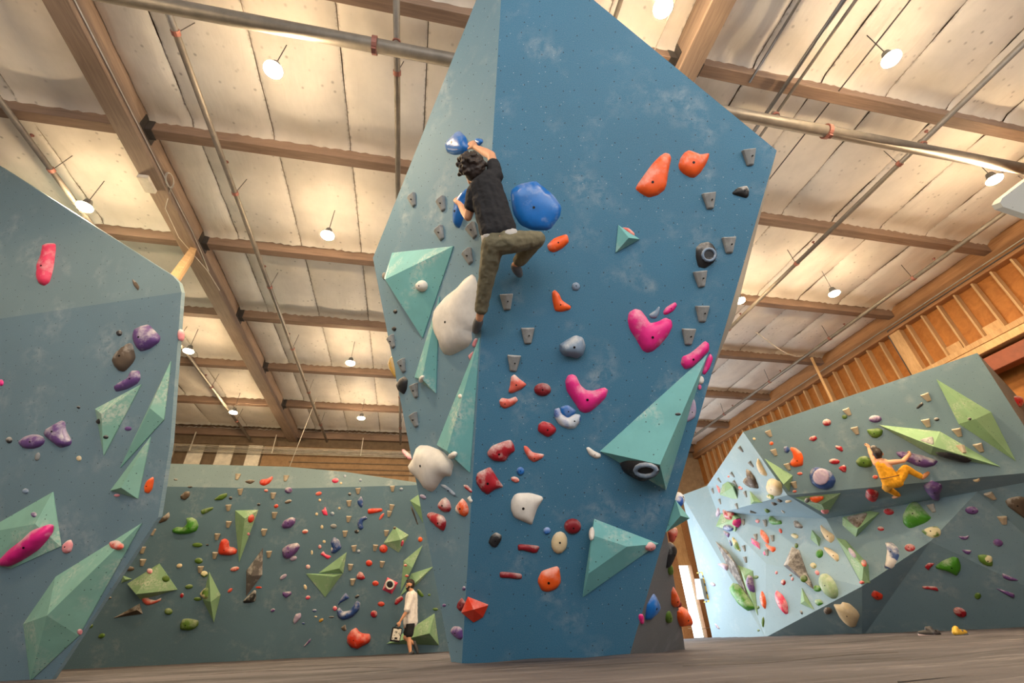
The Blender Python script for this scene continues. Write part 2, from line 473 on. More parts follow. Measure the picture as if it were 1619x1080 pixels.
for xx in (-7.9, -5.2, -2.1, .2):
    box('hanger_strap', (xx, 17.41, 6.2), (xx + .03, 17.44, 6.9), 'cable', None)
    tag(COL.objects[-1], 'thin strap hanging the conduit bundle at ' + {-7.9: 'the first window', -5.2: 'the last window', -2.1: 'mid wall', .2: 'the pillar edge'}[xx], 'strap', 'conduit straps')
# ---- door
d1 = tag(link('door_1', mesh('d', [], []), None), 'narrow doorway full of daylight with brown timber posts', None, None, 'structure')
box('door_post', (10.62, YB - .14, -.1), (10.84, YB + .02, 3.95), 'beam', d1)
box('door_post', (9.72, YB - .12, -.1), (10.1, YB + .02, 3.95), 'beam', d1)
box('header_panel', (10.1, YB - .06, 2.34), (10.62, YB + .0, 3.9), 'lumber', d1)
box('door_stop', (10.1, YB + .0, -.05), (10.14, YB + .2, 2.34), 'white_panel', d1)
tube('barrier_cord', [(9.9, YB - .2, .3), (10.4, YB - .2, .26), (11.0, YB - .2, .33)], .008, 'cable', d1, 6)
# ---- unseen low wall added behind the camera to keep daylight off the lower walls
tag(box('front_light_block', (-11.2, -6.2, -.2), (12.5, -6, 3.0), 'plaster'), 'unseen low wall added behind the camera to block light', None, None, 'structure')
# ---- side walls
wl = tag(box('wall_left', (-11.2, -6, -.2), (-10.9, YB, 7.3), 'plaster'), 'plain side wall of the warehouse beyond the slate overhang', None, None, 'structure')
wr = tag(box('wall_right', (12.22, -6, -.2), (12.5, YB, 7.3), 'ply'), 'plywood-sheathed stud wall under the ledger beam', None, None, 'structure')
org = wr.location
y = 3.22
while y < 17.5:
    box('stud', (12.08, y, 5.36), (12.22, y + .04, 6.6), 'stud', wr, 0, org)
    y += .41
box('stud', (12.07, 7.55, 5.36), (12.22, 7.85, 6.6), 'lumber', wr, 0, org)
box('sill_plate', (12.0, -6, 5.24), (12.22, YB, 5.36), 'stud', wr, 0, org)
for k, yy in enumerate((4.1, 4.95, 5.75, 6.6)):
    box('blocking', (12.16, yy, 5.37), (12.22, yy + .33, 5.62), 'lumber', wr, 0, org)
lb = tag(box('ledger_beam', (XR, -6, 6.58), (12.22, YB, 7.2), 'beam', None, .01), 'deep timber ledger beam along the top of the stud wall', None, None, 'structure')
tag(tube('conduit', [(XR - .03, 2, 6.74), (XR - .03, 17.2, 6.74)], .013, 'cable', None, 8), 'thin pale conduit clipped along the ledger beam', 'conduit')
tag(tube('conduit', [(XR - .02, 2, 6.66), (XR - .02, 7.75, 6.66), (XR + .06, 7.85, 6.58), (XR + .06, 7.85, 5.2)], .013, 'steel', None, 8), 'grey conduit bending down from the ledger beam onto the studs', 'conduit')
tag(box('steel_beam', (11.72, 2, 4.52), (12.0, 9.5, 4.84), 'redsteel', None, .01), 'rust-red steel beam below the plywood wall', 'beam')
tag(box('timber_ledge', (11.6, 2, 4.9), (12.2, 9.5, 5.06), 'lumber', None, .01), 'long timber ledge above the rust-red steel beam', 'ledge')

# ---- sprinkler pipes
def ypipe(x, z, y0, y1, r, label, heads=True, mat='pipe', cat='pipe', name='sprinkler_pipe'):
    t_ = tube(name, [(x, y0, z), (x, y1, z)], r, mat, None, 12)
    tag(t_, label, cat, 'overhead pipes')
    o_ = t_.location
    yy = math.ceil(y0 / 2.45) * 2.45 + .35
    while heads and yy < y1:
        bm = bmesh.new()
        tube_bm(bm, [Vector((x, yy, z + r * .6)) - o_, Vector((x, yy, z + r + .05)) - o_], .012, 6)
        tube_bm(bm, [Vector((x, yy, z + r + .05)) - o_, Vector((x, yy, z + r + .06)) - o_], .028, 8)
        link('sprinkler_head', bm_mesh('sprinkler_head', bm), 'clamp', t_)
        bm = bmesh.new()
        tube_bm(bm, [Vector((x, yy + .5, z)) - o_, Vector((x, yy + .56, z)) - o_], r * 1.25, 12)
        link('coupling', bm_mesh('coupling', bm), 'clamp', t_)
        bm = bmesh.new()
        tube_bm(bm, [Vector((x, yy + .55, z + r)) - o_, Vector((x + .05, yy + .62, ZR + .1)) - o_], .006, 5)
        link('hanger_rod', bm_mesh('hanger_rod', bm), 'bracket', t_)
        yy += 2.45
    return t_
sp = lambda z: (z - CH) / (7.08 - CH)
ypipe(-3.57 * sp(6.62), 6.62, 2.2, 17.2, .042, 'sprinkler pipe just beside the timber beam above the slate overhang')
ypipe(-6.4 * sp(6.62), 6.62, 2.0, 17.2, .042, 'sprinkler pipe rising out of the slate overhang')
ypipe(-.71 * sp(6.62), 6.62, 1.0, 17.2, .042, 'sprinkler pipe meeting the main pipe by the pillar top')
ypipe(8.1 * sp(6.62), 6.62, .6, 17.2, .042, 'sprinkler pipe crossing the bay past the pillar shoulder')
ypipe(11.35 * sp(6.62), 6.62, .6, 17.2, .042, 'sprinkler pipe running near the stud wall')
ypipe(5.06 * sp(6.8), 6.8, .4, 4.6, .03, 'thicker of two paired conduits over the pillar shoulder', False, 'steel', 'conduit', 'conduit')
ypipe(5.22 * sp(6.8), 6.8, .4, 4.6, .022, 'thinner of two paired conduits over the pillar shoulder', False, 'pipe', 'conduit', 'conduit')
ypipe(5.95 * sp(6.95), 6.95, .4, 5.0, .010, 'hair-thin wire conduit beside the bright lamp', False, 'bracket', 'conduit', 'conduit')
ypipe(4.48 * sp(6.9), 6.9, .4, 2.7, .018, 'short grey conduit under the insulation near the timber beam', False, 'steel', 'conduit', 'conduit')
ypipe(2.14 * sp(6.8), 6.8, .4, 3.2, .03, 'conduit emerging above the pillar slope', False, 'pipe', 'conduit', 'conduit')
ypipe(2.85 * sp(6.9), 6.9, .4, 3.2, .008, 'thin wire running beside the lamp above the pillar', False, 'cable', 'conduit', 'conduit')
zm = 6.4
ym = 3.26 * sp(zm)
mp = tube('main_pipe', [(-6.5, ym, zm), (11.9, ym, zm)], .085, 'pipe', None, 20)
tag(mp, 'fat grey main sprinkler pipe crossing behind the pillar', 'pipe', 'overhead pipes')
for px_ in (585, 1307):
    d = ray(px_, 100 if px_ < 700 else 208); xx = (C0 + d * (ym / d.y)).x
    bm = bmesh.new()
    tube_bm(bm, [Vector((xx - .03, ym, zm)) - mp.location, Vector((xx + .03, ym, zm)) - mp.location], .108, 16)
    box_bm(bm, Vector((xx - .025, ym - .03, zm + .09)) - mp.location, Vector((xx + .025, ym + .03, zm + .14)) - mp.location)
    box_bm(bm, Vector((xx - .025, ym - .03, zm - .14)) - mp.location, Vector((xx + .025, ym + .03, zm - .09)) - mp.location)
    link('pipe_clamp', bm_mesh('pipe_clamp', bm), 'clamp', mp)
for xx in (-.71 * sp(6.62), 5.06 * sp(6.8), 8.1 * sp(6.62)):
    bm = bmesh.new()
    tube_bm(bm, [Vector((xx, ym, zm)) - mp.location, Vector((xx, ym, 6.66)) - mp.location], .04, 12)
    link('riser', bm_mesh('riser', bm), 'pipe', mp)
    bm = bmesh.new()
    tube_bm(bm, [Vector((xx, ym, 6.56)) - mp.location, Vector((xx, ym, 6.6)) - mp.location], .055, 12)
    link('riser_clamp', bm_mesh('riser_clamp', bm), 'clamp', mp)

# ---- lamps
def lathe(bm, prof, seg=20):
    rings = []
    for r, z in prof:
        rings.append([bm.verts.new((r * math.cos(2 * math.pi * k / seg), r * math.sin(2 * math.pi * k / seg), z)) for k in range(seg)])
    for a, b in zip(rings, rings[1:]):
        for k in range(seg): bm.faces.new((a[k], a[(k + 1) % seg], b[(k + 1) % seg], b[k]))
    bm.faces.new(rings[0][::-1]); bm.faces.new(rings[-1])
    bmesh.ops.recalc_face_normals(bm, faces=bm.faces)
bm = bmesh.new(); lathe(bm, [(.112, .002), (.112, -.012), (.10, -.026), (.06, -.038), (.02, -.042)], 24)
GLOW = bm_mesh('lamp_bulb', bm, True); GLOW.materials.append(MATS['lamp_glow'])
bm = bmesh.new(); lathe(bm, [(.03, .16), (.05, .15), (.07, .08), (.10, .02), (.111, .003)], 14)
CAP = bm_mesh('lamp_cap', bm, True); CAP.materials.append(MATS['steel'])
bm = bmesh.new(); tube_bm(bm, [(0, 0, .15), (.01, .01, .72)], .006, 6)
CORD = bm_mesh('lamp_cord', bm); CORD.materials.append(MATS['bracket'])
LZ = 6.42
LAMPS = (((432, 110), 'biggest round ceiling lamp below the main pipe'), ((1048, 12), 'ceiling lamp above the pillar slope beside the timber beam'),
    ((1409, 93), 'oval-looking ceiling lamp above the main pipe'), ((1572, 284), 'ceiling lamp just under the main pipe beside the stud wall'),
    ((134, 327), 'ceiling lamp peeking over the slate overhang'), ((518, 372), 'ceiling lamp between the pillar and the slate overhang'),
    ((1319, 464), 'lone ceiling lamp midway along the stud wall bay'), ((554, 574), 'middle ceiling lamp of the row by the pillar'),
    ((298, 555), 'ceiling lamp shining beside the slate overhang corner'), ((571, 661), 'farthest ceiling lamp of the row by the pillar'),
    ((369, 652), 'small far ceiling lamp beside the timber beam'))
def lamp(p, label):
    e = empty('ceiling_lamp', p)
    tag(e, label, 'lamp', 'round warm ceiling lamps')
    link('lamp_bulb', GLOW, None, e); link('lamp_cap', CAP, None, e); link('lamp_cord', CORD, None, e)
for (a, b), lbl in LAMPS: lamp(atz(a, b, LZ), lbl)
for x_, y_, lbl in ((2.6, 6.9, 'ceiling lamp hidden behind the pillar top'), (2.6, 11.6, 'ceiling lamp hidden behind the pillar middle'), (6.9, 11.6, 'ceiling lamp behind the pillar shoulder'), (6.9, 6.9, 'ceiling lamp hidden behind the pillar corner'),
              (-2.3, -1.5, 'ceiling lamp overhead behind the camera'), (2.6, -1.5, 'second ceiling lamp overhead behind the camera'), (6.9, -1.5, 'third ceiling lamp overhead behind the camera'), (-6.2, 2.5, 'ceiling lamp above the slate overhang top')):
    lamp(Vector((x_, y_, LZ)), lbl)

# ------------------------------------------------------------------ climbing walls
# --- central pillar
NF = Vector((-math.sin(YAW) * math.cos(R(31.5)), -math.cos(YAW) * math.cos(R(31.5)), -math.sin(R(31.5))))
PF0 = C0 + fw * 4.7
pf = lambda x, y: onpl(x, y, PF0, NF)
A, B, Cc, D = pf(799, -115), pf(1228, 238), pf(988, 1062), pf(729, 1067)
E_ = atd(589.5, 408, 6.4)
NL = (D - A).cross(E_ - A).normalized()
Fp = onpl(717, 1066, A, NL)
G = atz(1083, 1030, -.02)
Gd = G.copy()
pil = empty('climbing_pillar', (1.6, 5.6, 0))
tag(pil, 'tall blue overhanging climbing pillar in the middle of the gym', 'climbing wall')
def wall_facet(nm, pts, mat, par, g, thick=.05):
    o, pp, n = facet(nm, [Vector(p) - par.location for p in pts], mat, par, thick)
    # (facet orients by the viewer relative to the parent's origin, redo the test in world space)
    add_surf(g, pts)
    return o
def facet_w(nm, pts, mat, par, g, thick=.05):
    pts = [Vector(p) for p in pts]
    o, pp, n = facet(nm, pts, mat, None, thick)
    o.data.transform(Matrix.Translation(-par.location)); o.parent = par
    add_surf(g, pp)
    return o
facet_w('front_panel', [A, B, Cc, D], 'paint_pillar', pil, 'pillar')
facet_w('side_panel', [A, D, Fp, E_], 'paint_pillar_lit', pil, 'pillar')
def lerp_px(a, b, y):          # the point of the edge a-b that shows at picture height y
    lo, hi = 0., 1.
    def py(p):
        v = p - C0; return 540 - F * v.dot(UP) / v.dot(fw)
    up = py(a) < py(b)
    for _ in range(50):
        m = (lo + hi) / 2
        if (py(a.lerp(b, m)) < y) == up: lo = m
        else: hi = m
    return a.lerp(b, lo)
P1, P2 = lerp_px(B, Cc, 590), lerp_px(B, Cc, 838)
Hh = atd(1162, 500, 5.9)
facet_w('shoulder_panel', [B, Hh, P1], 'paint_steel', pil, 'pillar_side')
Gt = Vector((G.x, G.y, -.1)); Kt = lerp_px(Gt, Vector((G.x, G.y, 4)), 846)
facet_w('flank_panel', [P2, Cc, Gt, Kt], 'paint_steel', pil, 'pillar_side')
back = -NF
body = [A + back * .08, B + back * .08, P1 + back * .08, Hh, E_ + NL * 0 + back * .12, atd(820, 420, 7.6), lerp_px(E_, Fp, 700) + back * .12]
me = hull_mesh('head_core', [p + back * .03 - pil.location for p in body]); uv_planar(me, NF); link('head_core', me, 'paint_steel', pil)
body2 = [P2 + back * .10, Cc + back * .1, Fp + back * .1 + Vector((.05, 0, 0)), lerp_px(E_, Fp, 560) + back * .2, Gt + Vector((-.03, .0, 0)), Kt + Vector((-.03, 0, 0)), Vector((2.2, 8.0, -.1)), Vector((2.2, 8.0, 2.4))]
me = hull_mesh('tower_core', [p - pil.location for p in body2]); uv_planar(me, Vector((1, -.3, 0))); link('tower_core', me, 'paint_steel', pil)

# --- slate overhang at the near side
lo_ = empty('slate_overhang_wall', (-4.4, 8.0, 0))
tag(lo_, 'big slate-blue overhanging climbing wall with a crease across it', 'climbing wall')
K1 = atz(287, 462, 4.45)                      # crease end at the free edge
K1b = atz(80, 1078, -.03)
ud = (RT * (-6223) - UP * 753 + fw * 720); ud.z = 0; ud.normalize()
NLo = ud.cross(K1b - K1).normalized()
if NLo.dot(C0 - K1) < 0: NLo = -NLo
K0 = K1 + ud * 5.4
ed = [K0, K1, onpl(269, 700, K1, NLo), onpl(250, 818, K1, NLo), onpl(68, 1096, K1, NLo)]; ed.append(ed[4] + ud * 4.9)
facet_w('lower_panel', ed, 'paint_slate', lo_, 'overhang', .06)
hn = Vector((NLo.x, NLo.y, 0)).normalized()
NUp = (hn * math.cos(R(19)) + Vector((0, 0, -math.sin(R(19))))).normalized()
NUp = (K1 - K0).cross((K1 - K0).cross(NUp)).normalized()
if NUp.dot(C0 - K1) < 0: NUp = -NUp
xt = 200
while xt > -140 and onpl(xt, 262 + .638 * xt, K1, NUp).z < 7.0: xt -= 4
upv = NUp.cross(ud).normalized()
if upv.z < 0: upv = -upv
up_ = [K0, K0 + upv * ((7.0 - K0.z) / upv.z), onpl(xt, 262 + .638 * xt, K1, NUp), onpl(254, 424, K1, NUp), onpl(272, 435, K1, NUp), onpl(283, 447, K1, NUp), K1]
facet_w('upper_panel', up_, 'paint_lit_grey', lo_, 'overhang', .06)
me = hull_mesh('wall_core', [q - NLo * .05 - lo_.location + ud * k for q, k in ((ed[0], 0), (ed[1], .5), (ed[3], .5), (ed[4], .5), (ed[5], 0))] + [q - NLo * 1.2 - lo_.location + ud * k for q, k in ((ed[0], 0), (ed[1], 2.2), (ed[4], 2.2), (ed[5], 0))])
uv_planar(me, NLo); link('wall_core', me, 'paint_lit_grey', lo_)

# --- dark back wall
bw = empty('back_climbing_wall', (-3, 15.3, 0))
tag(bw, 'long dark blue-green climbing wall across the back of the gym', 'climbing wall')
yb, yc, zc, zt = 15.15, 13.7, 3.92, 4.5
def bx(x, y, Y): return aty(x, y, Y).x
x0, x1 = -10.6, 2.4
cr0 = Vector((x0, yc, zc)); crm = Vector((bx(455, 771, yc), yc, zc))
nlow = Vector((0, -zc, -(yb - yc))).normalized()
cr1 = onpl(664, 767, cr0, nlow)
cr2 = cr1 + Vector((1.5, .25, 0)); cr2.z = zc - (cr2.y - yc) * zc / (yb - yc)
bz = -.16; by = yc + (zc - bz) * (yb - yc) / zc
facet_w('lower_panel', [cr0, crm, cr1, cr2, Vector((3.2, by, bz)), Vector((x0, by, bz))], 'paint_back', bw, 'back')
tp0, tp1, tp2 = aty(100, 731, yc + .03), aty(265, 733, yc + .03), aty(455, 738, yc + .03)
tp3, tp4 = aty(545, 746, (yc + cr1.y) / 2 + .03), aty(666, 764, cr1.y + .02)
facet_w('top_panel', [cr0, Vector((x0, yc + .03, tp0.z)), tp1, tp2, crm], 'paint_lit_grey', bw, 'back')
facet_w('top_panel', [crm, tp2, tp3], 'paint_lit_grey', bw, 'back')
facet_w('top_panel', [crm, tp3, cr1], 'paint_lit_grey', bw, 'back')
facet_w('top_panel', [cr1, tp3, tp4], 'paint_lit_grey', bw, 'back')

# --- pale faceted wall
fwall = empty('faceted_climbing_wall', (10.5, 9, 0))
tag(fwall, 'pale many-faceted climbing wall in front of the plywood studs', 'climbing wall')
a2, a4 = atz(1175, 683, 4.5), atz(1545, 558, 4.5)
cl = atd(1415, 745, 9.7)
NR = (a4 - a2).cross(cl - a2).normalized()
if NR.dot(C0 - a2) < 0: NR = -NR
fr = lambda x, y: onpl(x, y, a2, NR)
a3, a5, a6 = fr(1245, 783), fr(1780, 733), fr(1780, 735)
a1, a0 = atz(1118, 768, 4.5), atz(1078, 783, 4.5)
b0, b1 = atd(1127, 1012, 14.9), atd(1210, 1008, 12.6)
b2_, b3 = atd(1363, 1009, 10.7), atd(1800, 1012, 8.2)
c1 = lerp_px(a1, b1, 812); c3 = lerp_px(a1, b1, 905)
V5 = atd(1306, 820, (a3 - C0).dot(fw) + .28)
c4, c5 = atd(1363, 927, 10.1), atd(1471, 856, 9.45)
c6 = lerp_px(V5, a6, 777)
c7 = onpl(1211, 891, c3, (V5 - c3).cross(c4 - c3).normalized()); c7 = C0 + (c7 - C0) * .985
tr = fr(1640, 706); tr2 = fr(1780, 720)
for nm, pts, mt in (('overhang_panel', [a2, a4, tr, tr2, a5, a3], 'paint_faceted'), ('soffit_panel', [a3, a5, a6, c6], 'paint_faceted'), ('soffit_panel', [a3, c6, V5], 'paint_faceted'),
        ('daylit_panel', [b0, a0, a1, b1], 'paint_daylit'), ('daylit_panel', [a1, a2, a3], 'paint_daylit'), ('daylit_panel', [a1, a3, c1], 'paint_daylit'),
        ('daylit_panel', [c1, a3, V5], 'paint_daylit'), ('daylit_panel', [c1, V5, c7], 'paint_daylit'), ('daylit_panel', [c1, c7, c3], 'paint_daylit'), ('daylit_panel', [c7, V5, c4], 'paint_daylit'), ('daylit_panel', [c7, c4, b1], 'paint_daylit'), ('daylit_panel', [c3, c7, b1], 'paint_daylit'),
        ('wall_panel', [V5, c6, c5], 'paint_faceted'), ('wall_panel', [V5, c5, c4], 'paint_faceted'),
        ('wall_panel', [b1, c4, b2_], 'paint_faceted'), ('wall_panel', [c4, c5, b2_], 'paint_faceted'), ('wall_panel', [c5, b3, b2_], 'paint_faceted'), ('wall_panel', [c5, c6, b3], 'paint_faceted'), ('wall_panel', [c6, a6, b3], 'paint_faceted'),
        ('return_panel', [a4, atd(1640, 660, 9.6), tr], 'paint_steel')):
    facet_w(nm, pts, mt, fwall, 'faceted', .03)
